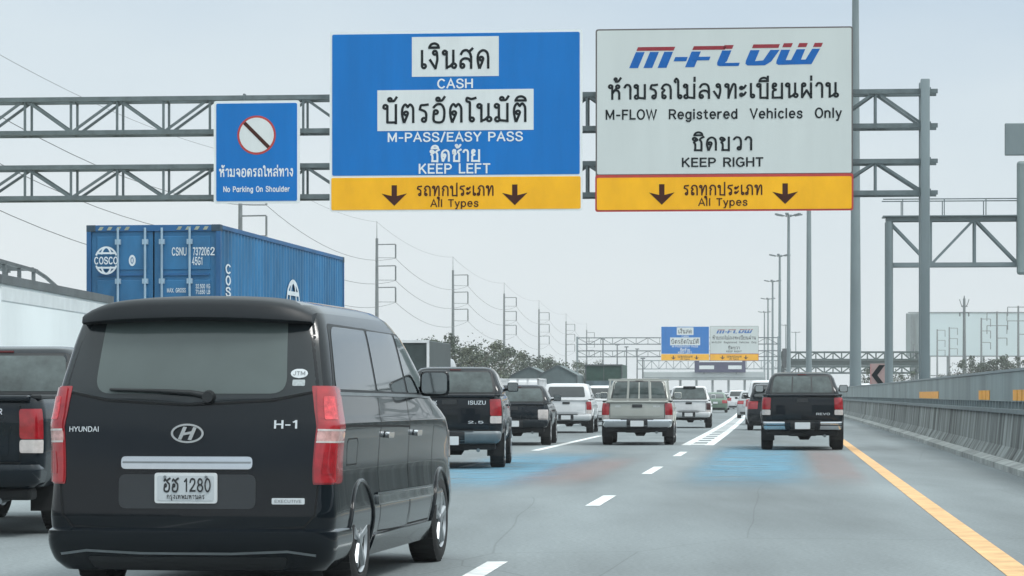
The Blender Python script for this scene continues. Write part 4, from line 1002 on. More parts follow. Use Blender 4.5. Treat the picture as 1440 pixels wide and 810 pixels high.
def wheel(parent, x, y, rad, wd=.24, style='five', mrim=None):
    me = wheel_meshes(rad, wd, style, mrim or K_alloy); ow = None
    for k, (nm, m) in enumerate(zip(('wheel','rim','brake_disc'), me)):
        o = bpy.data.objects.new(nm, m); COL.objects.link(o); o.parent = parent if k == 0 else ow
        if k == 0:
            ow = o; o.location = (x, y, rad)
            if x < 0: o.rotation_euler = (0, 0, math.pi)
def mirror_body(parent, x, y, z, sg, m, gl, w=.26, h=.20, arm=.12):
    mb = MB(); bm = bmesh.new(); bmesh.ops.create_cube(bm, size=1)
    for v in bm.verts:
        f = 1.0 if v.co.y < 0 else .62
        v.co = Vector((v.co.x*w*f, v.co.y*.17, v.co.z*h*f))
    bmesh.ops.bevel(bm, geom=bm.edges[:], offset=.045, segments=3, affect='EDGES', profile=.6)
    for v in bm.verts: v.co += Vector((x+sg*(arm+w/2), y, z))
    mb.bm(bm); mb.bar((x-sg*.05,y+.05,z-h*.32),(x+sg*(arm+.02),y+.02,z-h*.22),.06,.05)
    o = mb.build('side_mirror', m, parent, smooth=50)
    g2 = MB(); cx = x+sg*(arm+w/2); g2.prism([(a+cx, b+z) for a, b in rpoly([(-w*.40,-h*.38),(w*.40,-h*.38),(w*.40,h*.38),(-w*.40,h*.38)], .04)], y-.0875, y-.080); g2.build('mirror_glass', gl, o)
    return o
def plate(parent, x, y, z, w, h, m=None, texts=(), surround=True):
    """number plate facing -y, its writing as children"""
    if surround:
        mb = MB(); mb.prism(rpoly([(x-w/2-.012,z-h/2-.012),(x+w/2+.012,z-h/2-.012),(x+w/2+.012,z+h/2+.012),(x-w/2-.012,z+h/2+.012)], .02), y+.004, y+.02); fr = mb.build('number_plate', K_badge if texts else K_black, parent)
    mb = MB(); mb.prism(rpoly([(x-w/2,z-h/2),(x+w/2,z-h/2),(x+w/2,z+h/2),(x-w/2,z+h/2)], .015), y-.004, y+.0035); o = mb.build('plate_face' if surround else 'number_plate', m or K_plate, fr if surround else parent)
    return (fr if surround else o)

# ------------------------------------------------------------------ the black van
VY = 18.2
van = thing('van', 'black passenger van nearest the camera, chrome strip and white number plate on its tailgate', 'van', (-2.085, VY, 0), -R(8.3))
SH = Shell([(.20,.88,.06,5.02,.10,.2),(.34,.93,.005,5.10,.12,.25),(.52,.960,0,5.12,.13,.28),(.60,.955,.004,5.12,.13,.29),(.80,.943,.014,5.12,.13,.3),(1.0,.953,.035,5.04,.13,.32),(1.11,.963,.050,4.86,.13,.34),(1.155,.952,.058,4.76,.13,.34),(1.30,.93,.085,4.22,.13,.34),(1.52,.885,.155,3.82,.14,.34),(1.72,.838,.235,3.42,.15,.34),(1.83,.80,.29,3.10,.17,.34),(1.885,.735,.35,2.85,.2,.3),(1.915,.63,.46,2.60,.22,.3),(1.932,.45,.68,2.30,.2,.3)], .06, .16, .02, .06)
body = SH.mesh(34).build('body', P_black, van)
AX = (.98, 4.16); WR_ = .335
cut_arches(body, [(AX[0],WR_),(AX[1],WR_)], .62, 1.2, .385)
mb = MB(); mb.bbox(-.78,.35,.17,.78,4.9,.30,.04); mb.build('underbody', K_under, van)
for y in AX:
    for sg in (-1,1): wheel(van, sg*.835, y, WR_, .22, 'five', K_alloy)
    for sg in (-1,1):
        mb = MB(); mb.path([SH.pos('side', y+.392*math.cos(t), max(WR_+.392*math.sin(t),.22), .002, sg) for t in [i*math.pi/18 for i in range(-2,21)]], .014, 6)
        mb.build('arch_lip', P_black, van, smooth=180)
# tailgate glass: a dark band with the tinted pane on it
mb = MB(); SH.patch(mb, 'rear', rpoly([(-.86,1.335),(-.55,1.275),(0,1.245),(.55,1.275),(.86,1.335),(.775,1.80),(-.775,1.80)], .03), .0035, nr=14, ncol=26); mb.build('tailgate_glass', mat('black_glass_band', (.014,.019,.022), .12, spec=.5, var=.15), van, smooth=40)
mb = MB(); SH.patch(mb, 'rear', rpoly([(-.635,1.305),(.635,1.305),(.600,1.82),(-.600,1.82)], (.11,.11,.03,.03), 6), .007, nr=14, ncol=26); mb.build('rear_window', G_grey, van, smooth=40)
sm = MB()
SH.seam(sm, 'rear', [(-.83,1.34),(-.845,1.1),(-.85,.75),(-.83,.53),(-.76,.455),(-.5,.44),(0,.43),(.5,.44),(.76,.455),(.83,.53),(.85,.75),(.845,1.1),(.83,1.34)], .012)
SH.seam(sm, 'rear', [(-.85,1.325),(-.55,1.262),(0,1.232),(.55,1.262),(.85,1.325)], .014, .005)
SH.seam(sm, 'rear', [(-.9,.405),(-.4,.40),(.4,.40),(.9,.405)], .010)
sm.build('tailgate_seam', K_groove, van)
# creased recess round the plate
mb = MB(); SH.patch(mb, 'rear', rpoly([(-.45,.57),(.45,.57),(.45,.79),(-.45,.79)], .05), .0025, nr=6, ncol=12, skirt=.006); mb.build('plate_recess', mat('recess_paint', (.012,.016,.02), .4, var=.1, coat=.4), van, smooth=40)
# spoiler
mb = MB(); prof = [(-.085,1.775),(-.115,1.80),(-.10,1.88),(-.06,1.915),(.02,1.932),(.35,1.952),(.62,1.944),(.60,1.90),(.25,1.87),(.05,1.79)]
k_ = len(prof); N_ = 24; vs = []
for i in range(N_+1):
    x = -.765+1.53*i/N_; e_ = 1-abs(x/.765)**6*.55
    for (yy, zz) in prof: vs.append((x, yy+.30+.06*(x/.765)**2-.06+ (1-e_)*.12, 1.80+(zz-1.80)*e_ - .03*(x/.765)**2))
fs = [(i*k_+j,i*k_+(j+1)%k_,(i+1)*k_+(j+1)%k_,(i+1)*k_+j) for i in range(N_) for j in range(k_)]+[tuple(range(k_)),tuple(N_*k_+j for j in range(k_))]
mb.add(vs, fs); spo = mb.build('spoiler', mat('spoiler_black', (.006,.009,.012), .45, var=.15, spec=.3), van, smooth=50)
mb = MB(); mb.bbox(-.13,.215,1.842,.13,.235,1.862,.004); mb.build('brake_light', K_red, spo)
# tail lamps wrap the corners
for sg in (-1,1):
    lens = None
    for (za, zb, m, nm) in ((1.075,1.345,K_red2,'tail_lamp'),(1.0,1.07,mat('pink_lens', (.52,.30,.28), .15, var=.3, scale=22, coat=.8),'reverse_lens'),(.735,.995,K_red2,'stop_lens')):
        def ua(z): return SH.u_rear(.845 - (.0 if z > .95 else 0), z)
        mb = MB()
        top = 1.345
        po = rpoly([(1.12,za),(2.035-.10*(1.0-za) if za < .9 else 2.03,za),(2.02 if zb > 1.2 else 2.035,zb),(1.12 if zb < 1.3 else 1.2,zb)], .03)
        SH.patch(mb, 'u', po, .016, sg, nr=10, ncol=14, skirt=.03); o = mb.build(nm, m, lens or van, smooth=40)
        if lens is None: lens = o
    mb = MB(); SH.patch(mb, 'u', rpoly([(1.08,.725),(2.045,.725),(2.04,1.355),(1.08,1.355)], .03), .006, sg, nr=12, ncol=12, skirt=.02); mb.build('lamp_surround', K_chrome if False else K_red, lens, smooth=40)
    mb = MB()
    for z in (.82,.90,1.15,1.23): SH.seam(mb, 'u', [(1.2,z),(1.95,z+.004)], .012, .0185, sg, 8)
    mb.build('lens_rib', K_red2, lens)
    for (za, zb, m_) in ((1.135,1.285,mat('lens_core', (.60,.05,.06), .2, var=.35, scale=30, coat=.6)),(.79,.935,K_red)):
        mb = MB(); SH.patch(mb, 'u', rpoly([(1.32,za),(1.80,za),(1.76,zb),(1.36,zb)], .03), .0205, sg, nr=6, ncol=8, skirt=.008); mb.build('lens_core', m_, lens, smooth=40)
    mb = MB()
    for z in (1.073, .997): SH.seam(mb, 'u', [(1.12,z),(2.03,z)], .012, .018, sg, 8)
    mb.build('lens_divider', K_clear, lens)
# chrome strip, plate, emblem, badges, wiper
mb = MB(); SH.patch(mb, 'rear', rpoly([(-.43,.822),(.43,.822),(.43,.902),(-.43,.902)], .03), .022, nr=5, ncol=16, skirt=.03); st = mb.build('chrome_strip', K_chrome, van, smooth=40)
mb = MB(); SH.seam(mb, 'rear', [(-.42,.864),(.42,.864)], .012, .024); mb.build('strip_line', K_steel, st)
y0 = SH.P(0,.70).y
mb = MB(); mb.prism(rpoly([(-.205,.605),(.205,.605),(.205,.80),(-.205,.80)], .02), y0-.020, y0-.004); pl_ = mb.build('number_plate', K_plate, van)
mb = MB(); mb.prism(rpoly([(-.185,.622),(.185,.622),(.185,.783),(-.185,.783)], .015), y0-.0225, y0-.0202); b1 = mb.build('plate_face', mat('plate_face', (.50,.53,.55), .5, var=.06), pl_)
mb = MB(); thai(mb, 'ฮฮ', -.095, .682, .078, .105, y0-.0235, pw=1.7); latin(mb, '1280', .078, .682, .080, y0-.0235, bold=.03, width=.175); thai(mb, 'กรุงเทพมหานคร', 0, .634, .024, .25, y0-.0235, pw=1.5)
mb.build('plate_lettering', K_ink, pl_)
mb = MB()
for x in (-.135,.135): mb.lathe([(-.03,.009),(-.0235,.009)], 'y', 10, (x, y0, .775))
mb.build('plate_bolt', K_steel, pl_)
zc, ye = 1.052, SH.P(0,1.052).y
em = MB(); n_ = 40
def ell(a, b, y): return [(a*math.cos(2*math.pi*i/n_), y, zc+b*math.sin(2*math.pi*i/n_)) for i in range(n_)]
vs = ell(.108,.062,ye-.014)+ell(.094,.050,ye-.014)+ell(.110,.064,ye-.001)+ell(.092,.048,ye-.001)
fs = []
for i in range(n_):
    j = (i+1) % n_; fs += [(i,j,n_+j,n_+i),(i,2*n_+i,2*n_+j,j),(n_+i,n_+j,3*n_+j,3*n_+i)]
em.add(vs, fs)
Hs = [[(-.062,-.036),(-.040,-.042),(-.002,.040),(-.026,.044)],[(.026,-.044),(.002,-.040),(.040,.042),(.062,.036)],[(-.040,-.016),(.020,-.004),(.040,.016),(-.020,.004)]]
for i, p in enumerate(Hs): em.prism([(a, zc+b) for a, b in p], ye-.0135-.0006*i, ye-.002)
em.build('emblem', K_chrome, van, smooth=30)
def rear_text(s, x, z, h, m, name, width=None, align='C', bold=.03):
    t = MB(); latin(t, s, x, z, h, 0, align, bold, width)
    t.v = [tuple(SH.pos('rear', a, c, .006-b*.6)) for a, b, c in t.v]; return t.build(name, m, van)
rear_text('HYUNDAI', -.695, 1.062, .030, K_badge, 'maker_lettering', .20)
rear_text('H-1', .64, 1.085, .048, K_badge, 'model_lettering', .15, bold=.05)
mb = MB(); SH.patch(mb, 'rear', rpoly([(.555,.600),(.765,.600),(.765,.640),(.555,.640)], .008), .005, nr=3, ncol=4, skirt=.006); bd = mb.build('badge', K_badge, van)
t = MB(); latin(t, 'EXECUTIVE', .66, .611, .018, 0, 'C', .02, .17); t.v = [tuple(SH.pos('rear', a, c, .0075-b*.3)) for a, b, c in t.v]; t.build('badge_lettering', K_steel, bd)
mb = MB(); SH.patch(mb, 'rear', [(.705+.055*math.cos(i*math.pi/10), 1.435+.030*math.sin(i*math.pi/10)) for i in range(20)], .006, nr=8, ncol=6, skirt=.004); s1 = mb.build('sticker', K_badge, van)
t = MB(); latin(t, 'JTM', .705, 1.423, .024, 0, 'C', .03, .075); t.v = [tuple(SH.pos('rear', a, c, .0085-b*.3)) for a, b, c in t.v]; t.build('sticker_lettering', K_steel, s1)
mb = MB(); SH.patch(mb, 'rear', rpoly([(.665,1.355),(.745,1.355),(.745,1.395),(.665,1.395)], .008), .006, nr=3, ncol=4, skirt=.004); mb.build('sticker', mat('sticker_grey', (.38,.42,.43), .5, var=.2, scale=60), van)
wp = MB(); q = [SH.pos('rear', a, z, .03) for a, z in ((.13,1.285),(.02,1.305),(-.2,1.318),(-.51,1.325))]; wp.path(q, [.022,.017,.012,.008], 8)
wp.path([SH.pos('rear', a, z, .018) for a, z in ((-.03,1.318),(-.28,1.322),(-.53,1.330))], [.010,.013,.009], 6)
wp.lathe([(-.05,.035),(-.01,.045),(.03,.045)], 'y', 14, tuple(SH.pos('rear', .13, 1.285, .0))); wp.build('wiper', K_black, van, smooth=50)
# rear bumper
BS = Shell([(.17,.86,.06,.60,.12,.05),(.24,.925,.0,.66,.13,.05),(.36,.955,-.045,.70,.14,.05),(.425,.950,-.05,.70,.14,.05),(.445,.93,-.02,.70,.14,.05)], .07, 0, .0, 0)
ob = BS.mesh(10).build('rear_bumper', P_black, van, smooth=40); cut_arches(ob, [(AX[0],WR_)], .62, 1.2, .392)
mb = MB(); BS.seam(mb, 'rear', [(-.84,.275),(-.66,.30),(-.3,.285),(.3,.285),(.66,.30),(.84,.275)], .016, .002); mb.build('bumper_crease', K_steel, ob)
mb = MB(); BS.patch(mb, 'rear', rpoly([(-.62,.18),(.62,.18),(.66,.262),(-.66,.262)], .03), .004, nr=4, ncol=12); mb.build('bumper_insert', K_black, ob, smooth=40)
# right and left flanks
for sg in (1,-1):
    side = [([(.30,1.335),(1.55,1.325),(1.60,1.74),(.52,1.745)],(.07,.03,.03,.10)),([(1.62,1.325),(2.70,1.315),(2.66,1.735),(1.67,1.74)],.03),([(2.78,1.315),(3.72,1.305),(3.30,1.62),(3.04,1.715),(2.74,1.735)],.03)]
    mb = MB(); SH.patch(mb, 'side', rpoly([(.24,1.32),(3.80,1.29),(3.36,1.63),(3.06,1.745),(.47,1.765)], .04), .002, sg, nr=12, ncol=30); bnd = mb.build('window_band', K_black, van, smooth=40)
    for po, rd in side:
        mb = MB(); SH.patch(mb, 'side', rpoly(po, rd), .006, sg, nr=10, ncol=12); mb.build('side_window', G_dark, van, smooth=40)
    mb = MB(); SH.seam(mb, 'side', [(.26,1.305),(1.6,1.298),(3.0,1.29),(3.82,1.28)], .022, .008, sg, 8); mb.build('belt_moulding', K_steel, van)
    sm = MB()
    SH.seam(sm, 'side', [(1.62,1.28),(1.58,.8),(1.60,.36),(2.68,.34),(2.72,.8),(2.70,1.28)], .010, .002, sg, 6)
    SH.seam(sm, 'side', [(2.70,.8),(2.74,.36),(3.62,.36),(3.74,.75),(3.80,1.27)], .010, .002, sg, 6)
    SH.seam(sm, 'side', [(.22,1.10),(1.60,1.085),(2.70,1.07)], .014, .002, sg, 8)
    if sg > 0: SH.seam(sm, 'side', [(a,b) for a, b in ((.55,.84),(.85,.84),(.87,.98),(.83,1.01),(.57,1.01),(.53,.98),(.55,.84))], .008, .002, sg, 3)
    sm.build('door_seam', K_groove, van)
    mb = MB(); SH.patch(mb, 'side', rpoly([(1.46,.545),(3.66,.535),(3.66,.605),(1.46,.615)], .02), .016, sg, nr=5, ncol=24, skirt=.025); mb.build('side_moulding', mat('moulding_gloss', (.16,.18,.19), .16, metal=.6, var=.1, coat=1.0), van, smooth=40)
    mb = MB(); SH.seam(mb, 'side', [(1.46,.622),(2.5,.618),(3.66,.612)], .014, .014, sg, 10); mb.build('moulding_trim', K_chrome, van)
    mb = MB(); SH.patch(mb, 'side', rpoly([(1.42,.21),(3.72,.21),(3.70,.345),(1.44,.345)], .03), .022, sg, nr=5, ncol=24, skirt=.04); mb.build('side_skirt', P_black, van, smooth=40)
    for y in (1.74, 2.86):
        mb = MB(); SH.patch(mb, 'side', rpoly([(y,1.00),(y+.20,1.00),(y+.20,1.045),(y,1.045)], .02), .035, sg, nr=4, ncol=6, skirt=.03); mb.build('door_handle', K_chrome, van, smooth=40)
    mirror_body(van, sg*.885, 3.40, 1.385, sg, P_black, K_mirror, .24, .21, .03)
mb = MB(); SH.patch(mb, 'front', rpoly([(-.70,1.32),(.70,1.32),(.60,1.76),(-.60,1.76)], .08), .006, nr=10, ncol=14); mb.build('windscreen', G_dark, van, smooth=40)
for sg in (-1,1):
    mb = MB(); SH.patch(mb, 'u', rpoly([(3.15,.80),(4.2,.78),(4.2,.95),(3.2,1.02)], .03), .008, sg, nr=6, ncol=10); mb.build('headlight', K_clear, van, smooth=40)
mb = MB(); SH.patch(mb, 'front', rpoly([(-.4,.78),(.4,.78),(.42,.92),(-.42,.92)], .02), .006, nr=5, ncol=10); mb.build('grille', K_black, van, smooth=40)
# ------------------------------------------------------------------ pickups
def text_on(sh, parent, s, x, z, h, m, name, width=None, align='C', bold=.035):
    t = MB(); latin(t, s, x, z, h, 0, align, bold, width)
    t.v = [tuple(sh.pos('rear', a, c, .016-b*.6)) for a, b, c in t.v]; return t.build(name, m, parent)
def pickup(label, loc, rz, pnt, bed=1.25, roof=1.80, scale=1.0, bumper='paint', dividers=(), canopy=False, rack=False, lamps=(None,None), writing=(), plate_z=.56, lamp_w=.20, dark_lamps=False, high_lamp=False, group=None, wst='five', lamp_h=(.80,1.18), glass=None, chrome_mirror=False):
    r = thing('pickup', label, 'pickup truck', loc, rz, group); r.scale = (scale,)*3
    b = bed
    lo = Shell([(.46,.86,.10,5.15,.08,.2),(.58,.905,.03,5.25,.10,.25),(.80,.925,.0,5.28,.11,.3),(b-.22,.925,.0,5.16,.11,.3),(b-.12,.918,.004,4.85,.11,.3),(b-.05,.905,.012,4.5,.11,.3),(b,.885,.03,4.25,.10,.3)], .035, .14, .012, .06)
    body = lo.mesh(18).build('body', pnt, r); ax = (1.12, 4.22); wr = .375
    cut_arches(body, [(ax[0],wr+.02),(ax[1],wr+.02)], .58, 1.2, .455)
    cab = Shell([(b-.06,.87,1.60,4.05,.10,.2),(b+.06,.855,1.63,3.92,.11,.25),(b+.28,.775,1.76,3.50,.12,.25),(roof-.08,.705,1.88,3.18,.12,.25),(roof-.02,.64,1.95,2.98,.15,.25),(roof+.005,.50,2.10,2.78,.2,.2)], .04, .14, .01, .04)
    cab.mesh(14).build('cab', pnt, r, smooth=45)
    # open load bed: dark liner and rail caps
    mb = MB(); mb.box(-.76,.12,b+.002,.76,1.56,b+.006); mb.build('bed_liner', K_under, r)
    mb = MB()
    for sg in (-1,1): mb.bbox(sg*.84-.05,.06,b-.01,sg*.84+.05,1.60,b+.03,.012)
    mb.build('rail_cap', K_black, r)
    mb = MB(); mb.bbox(-.79,-.02,b-.03,.79,.085,b+.025,.018); mb.build('tailgate_lip', pnt, r, smooth=50)
    g_ = glass or G_cab
    if not canopy:
        mb = MB(); cab.patch(mb, 'rear', rpoly([(-.745,b+.03),(.745,b+.03),(.655,roof-.065),(-.655,roof-.065)], .06), .004, nr=8, ncol=12); mb.build('window_surround', K_black, r, smooth=40)
        mb = MB(); cab.patch(mb, 'rear', rpoly([(-.70,b+.06),(.70,b+.06),(.625,roof-.095),(-.625,roof-.095)], .06), .008, nr=8, ncol=12); mb.build('rear_window', g_, r, smooth=40)
        for x in dividers:
            mb = MB(); cab.seam(mb, 'rear', [(x*1.03,b+.07),(x*.97,roof-.10)], .03, .011); mb.build('window_divider', K_black if not rack else pnt, r)
        mb = MB(); mb.box(-.10,1.885,roof-.058,.10,1.93,roof-.040); mb.build('brake_light', mat('dark_red_lens', (.12,.006,.008), .2, var=.2, coat=.5), r)
    for sg in (1,-1):
        for po in ([(1.86,b+.06),(2.62,b+.06),(2.62,roof-.11),(2.05,roof-.12)],[(2.68,b+.06),(3.62,b+.06),(3.22,roof-.13),(2.68,roof-.11)]):
            mb = MB(); cab.patch(mb, 'side', rpoly(po, .04), .005, sg, nr=8, ncol=8); mb.build('side_window', G_dark, r, smooth=40)
        for y, wd_ in ((1.62,.02),(2.66,.01),(3.62,.01)): sm = MB(); lo.seam(sm, 'side', [(y,b-.04),(y-.02,.55)], wd_, .003, sg); sm.build('door_seam', K_groove, r)
        for y in ax:
            mb = MB(); mb.path([lo.pos('side', y+.46*math.cos(t), wr+.02+.46*math.sin(t), .004, sg) for t in [i*math.pi/14 for i in range(0,15)] if wr+.02+.46*math.sin(t) > .47], .022, 6); mb.build('arch_lip', pnt, r, smooth=180)
            wheel(r, sg*.80, y, wr, .26, wst, K_alloy)
        mb = MB(); mb.box(sg*.78-.15,ax[0]-.50,.22,sg*.78+.15,ax[0]-.485,.62); mb.build('mudflap', K_under, r)
        mirror_body(r, sg*.83, 3.42, b+.16, sg, K_chrome if chrome_mirror else pnt, K_mirror, .22, .19, .05)
        for y in (2.42, 3.32):
            mb = MB(); lo.patch(mb, 'side', rpoly([(y-.2,b-.19),(y,b-.19),(y,b-.15),(y-.2,b-.15)], .015), .03, sg, nr=3, ncol=5, skirt=.03); mb.build('door_handle', pnt, r, smooth=40)
        lm = lamps[0] or K_red
        z0_, z1_ = lamp_h; zc_ = z0_+(z1_-z0_)*.30
        mb = MB(); lo.patch(mb, 'u', rpoly([(1-lamp_w,zc_+.006),(1.62,zc_+.006),(1.58,z1_),(1-lamp_w,z1_)], .04), .012, sg, nr=8, ncol=10, skirt=.03); tl = mb.build('tail_lamp', lm, r, smooth=40)
        mb = MB(); lo.patch(mb, 'u', rpoly([(1-lamp_w,z0_),(1.60,z0_),(1.62,zc_),(1-lamp_w,zc_)], .03), .012, sg, nr=6, ncol=10, skirt=.03); mb.build('reverse_lens', lamps[1] or K_clear, tl, smooth=40)
    sm = MB(); lo.seam(sm, 'rear', [(-.70,b-.01),(-.70,.68),(.70,.68),(.70,b-.01)], .012, .002, n=7); sm.build('tailgate_seam', K_groove, r)
    mb = MB(); lo.patch(mb, 'rear', rpoly([(-.60,.74),(.60,.74),(.60,b-.22),(-.60,b-.22)], .05), .009, nr=5, ncol=10, skirt=.01); mb.build('tailgate', pnt, r, smooth=40)
    mb = MB(); lo.patch(mb, 'rear', rpoly([(-.13,b-.15),(.13,b-.15),(.13,b-.07),(-.13,b-.07)], .015), .014, nr=3, ncol=5, skirt=.02); mb.build('tailgate_handle', K_black, r, smooth=40)
    # step bumper
    bs = Shell([(.44,.80,-.02,.22,.08,.02),(.50,.88,-.10,.24,.10,.02),(.62,.90,-.13,.24,.10,.02),(.665,.88,-.12,.24,.10,.02)], .05, 0, 0, 0)
    bm_ = {'paint': pnt, 'chrome': K_chrome, 'steel': K_steel, 'ends': pnt}[bumper]
    bo = bs.mesh(8).build('rear_bumper', bm_, r, smooth=40)
    if bumper == 'ends':
        for sg in (-1,1):
            mb = MB()
            for za, zb in ((.475,.56),(.585,.645)): bs.patch(mb, 'u', rpoly([(.50,za),(1.5,za),(1.5,zb),(.50,zb)], .02), .006, sg, nr=4, ncol=8)
            mb.build('bumper_end', K_chrome, bo, smooth=40)
    mb = MB(); mb.box(-.42,-.135,.665,.42,.02,.68); mb.build('step_pad', K_black, bo)
    mb = MB(); bs.patch(mb, 'rear', rpoly([(-.27,.46),(.27,.46),(.27,.655),(-.27,.655)], .02), .004, nr=3, ncol=6, skirt=.006); mb.build('plate_recess', K_black, bo)
    plate(r, 0, bs.P(0,.56).y-.028, plate_z, .34, .15)
    if writing:
        for s, x, z, h, wdt in writing: text_on(lo, r, s, x, z, h, K_badge, 'lettering', wdt)
    mb = MB(); mb.bbox(-.80,.02,.34,.80,.26,.445,.03); mb.build('bumper_valance', K_under, r)
    # running gear
    mb = MB(); mb.bbox(-.42,.3,.36,.42,4.9,.56,.03); mb.bbox(-.70,1.7,.34,.70,3.7,.50,.04); mb.build('chassis', K_under, r)
    mb = MB(); mb.tube((-.72,ax[0],wr),(.72,ax[0],wr),.055,.055,10); mb.lathe([(-.16,.06),(-.10,.15),(.10,.15),(.16,.06)], 'x', 16, (.05,ax[0],wr)); mb.build('axle', K_under, r, smooth=40)
    mb = MB(); mb.lathe([(-.1,.30),(-.08,.345),(.08,.345),(.1,.30)], 'z', 24, (0,.52,.42)); mb.build('spare_wheel', K_rubber, r, smooth=40)
    mb = MB(); mb.path([(.46,2.2,.36),(.46,.6,.36),(.50,.02,.33)], .035, 8); mb.build('exhaust', K_steel, r)
    mb = MB(); cab.patch(mb, 'front', rpoly([(-.68,b+.02),(.68,b+.02),(.58,roof-.14),(-.58,roof-.14)], .06), .006, nr=8, ncol=10); mb.build('windscreen', G_dark, r, smooth=40)
    for sg in (-1,1):
        mb = MB(); lo.patch(mb, 'u', rpoly([(3.2,.82),(4.2,.80),(4.2,.98),(3.2,1.0)], .03), .008, sg, nr=4, ncol=8); mb.build('headlight', K_clear, r, smooth=40)
    mb = MB(); lo.patch(mb, 'front', rpoly([(-.5,.70),(.5,.70),(.52,.98),(-.52,.98)], .04), .006, nr=5, ncol=8); mb.build('grille', K_black, r, smooth=40)
    if canopy:
        cp = Shell([(b+.03,.875,.03,1.9,.10,.05),(b+.12,.865,.05,1.9,.11,.05),(roof-.12,.765,.19,1.95,.12,.05),(roof-.03,.70,.27,1.95,.15,.05),(roof+.005,.54,.42,1.9,.2,.05)], .05, 0, 0, 0)
        co = cp.mesh(12).build('canopy', pnt, r, smooth=45)
        mb = MB(); cp.patch(mb, 'rear', rpoly([(-.68,b+.10),(.68,b+.10),(.62,roof-.12),(-.62,roof-.12)], .06), .006, nr=8, ncol=12); mb.build('canopy_window', G_dark, co, smooth=40)
        for sg in (-1,1):
            mb = MB(); cp.patch(mb, 'side', rpoly([(.35,b+.12),(1.55,b+.12),(1.55,roof-.14),(.45,roof-.14)], .06), .006, sg, nr=6, ncol=8); mb.build('canopy_window', G_dark, co, smooth=40)
    if rack:
        mb = MB()
        for x in (-.80,-.29,.29,.80): mb.bar((x,1.50,b+.02),(x*.93,1.56,roof-.03),.05)
        mb.bar((-.80,1.56,roof-.03),(.80,1.56,roof-.03),.05); mb.bar((-.82,1.50,b+.06),(.82,1.50,b+.06),.04); mb.build('rack', pnt, r)
    if high_lamp:
        mb = MB(); mb.bbox(-.26,1.80,roof-.09,.26,1.92,roof-.0,.02); mb.build('roof_lamp', K_black, r)
    return r
def yaw(Y, extra=0): return -hdg(Y) - R(extra)
def px2(px, Y): return at(px, 555, Y).x
D = 25.9
pickup('dark blue grey pickup at the left edge, cut by the frame, beside the black van', (-5.17, D, 0), yaw(D, .8), P_navy, bumper='paint', writing=(('D-MAX', .30, .80, .060, .30), ('HI-LANDER', .36, 1.12, .05, .36)), lamp_w=.13, lamp_h=(.77,1.17), bed=1.27, roof=1.77)
D = 49.6
pickup('dark pickup close ahead of the black van mirror, lamps red over pale', (-1.09, D, 0), yaw(D, -3.4), P_dgrey, bumper='steel', writing=(('ISUZU', .48, 1.13, .06, .30), ('D-MAX', -.40, 1.13, .06, .36), ('4X4', -.44, 1.03, .05, .22), ('2.5', .46, .80, .04, .26)), lamp_w=.12, plate_z=.50, bed=1.28, roof=1.80, lamp_h=(.80,1.22))
D = 72.6
pickup('low dark pickup between the dark pickup by the van and the white canopy pickup', (px2(721, D), D, 0), yaw(D, -1.9), P_navy, bed=1.06, roof=1.55, bumper='paint', lamps=(K_clear, K_clear), lamp_h=(.58,.92), plate_z=.56)
D = 96.0
pickup('white pickup with a white canopy and dark rear window over its bed', (px2(796, D), D, 0), yaw(D, -.8), P_white, scale=.95, bed=1.18, roof=1.77, canopy=True, bumper='paint', lamp_w=.10, lamp_h=(.70,1.12), writing=(('4WD', .5, .80, .05, .2),))
D = 73.0
pickup('champagne pickup with a four bay cargo guard behind its cab', (px2(896, D), D, 0), yaw(D, -1.2), P_gold, bed=1.12, roof=1.72, bumper='chrome', dividers=(-.30,0,.30), rack=True, dark_lamps=True, lamp_w=.11, lamp_h=(.64,1.08), wst='ten', writing=(('HILUX', .5, .98, .04, .16), ('VIGO', -.5, .98, .04, .14)))
D = 110.5
pickup('white pickup ahead of the champagne one, black handle and dark lamps', (px2(968.5, D), D, 0), yaw(D, -.8), P_white, scale=.94, bed=1.14, roof=1.74, bumper='paint', dark_lamps=True, lamp_w=.10, lamp_h=(.62,1.04), high_lamp=True, lamps=(mat('smoked_lens', (.05,.02,.02), .15, var=.2, coat=.8), None))
D = 66.2
pickup('black pickup alone in the right lane with chrome bumper ends', (px2(1128.5, D), D, 0), yaw(D), P_dgrey, scale=1.035, bed=1.24, roof=1.77, bumper='ends', dividers=(-.22,.22), lamp_w=.11, lamp_h=(.80,1.19), writing=(('REVO', .46, .80, .045, .30),), chrome_mirror=False)

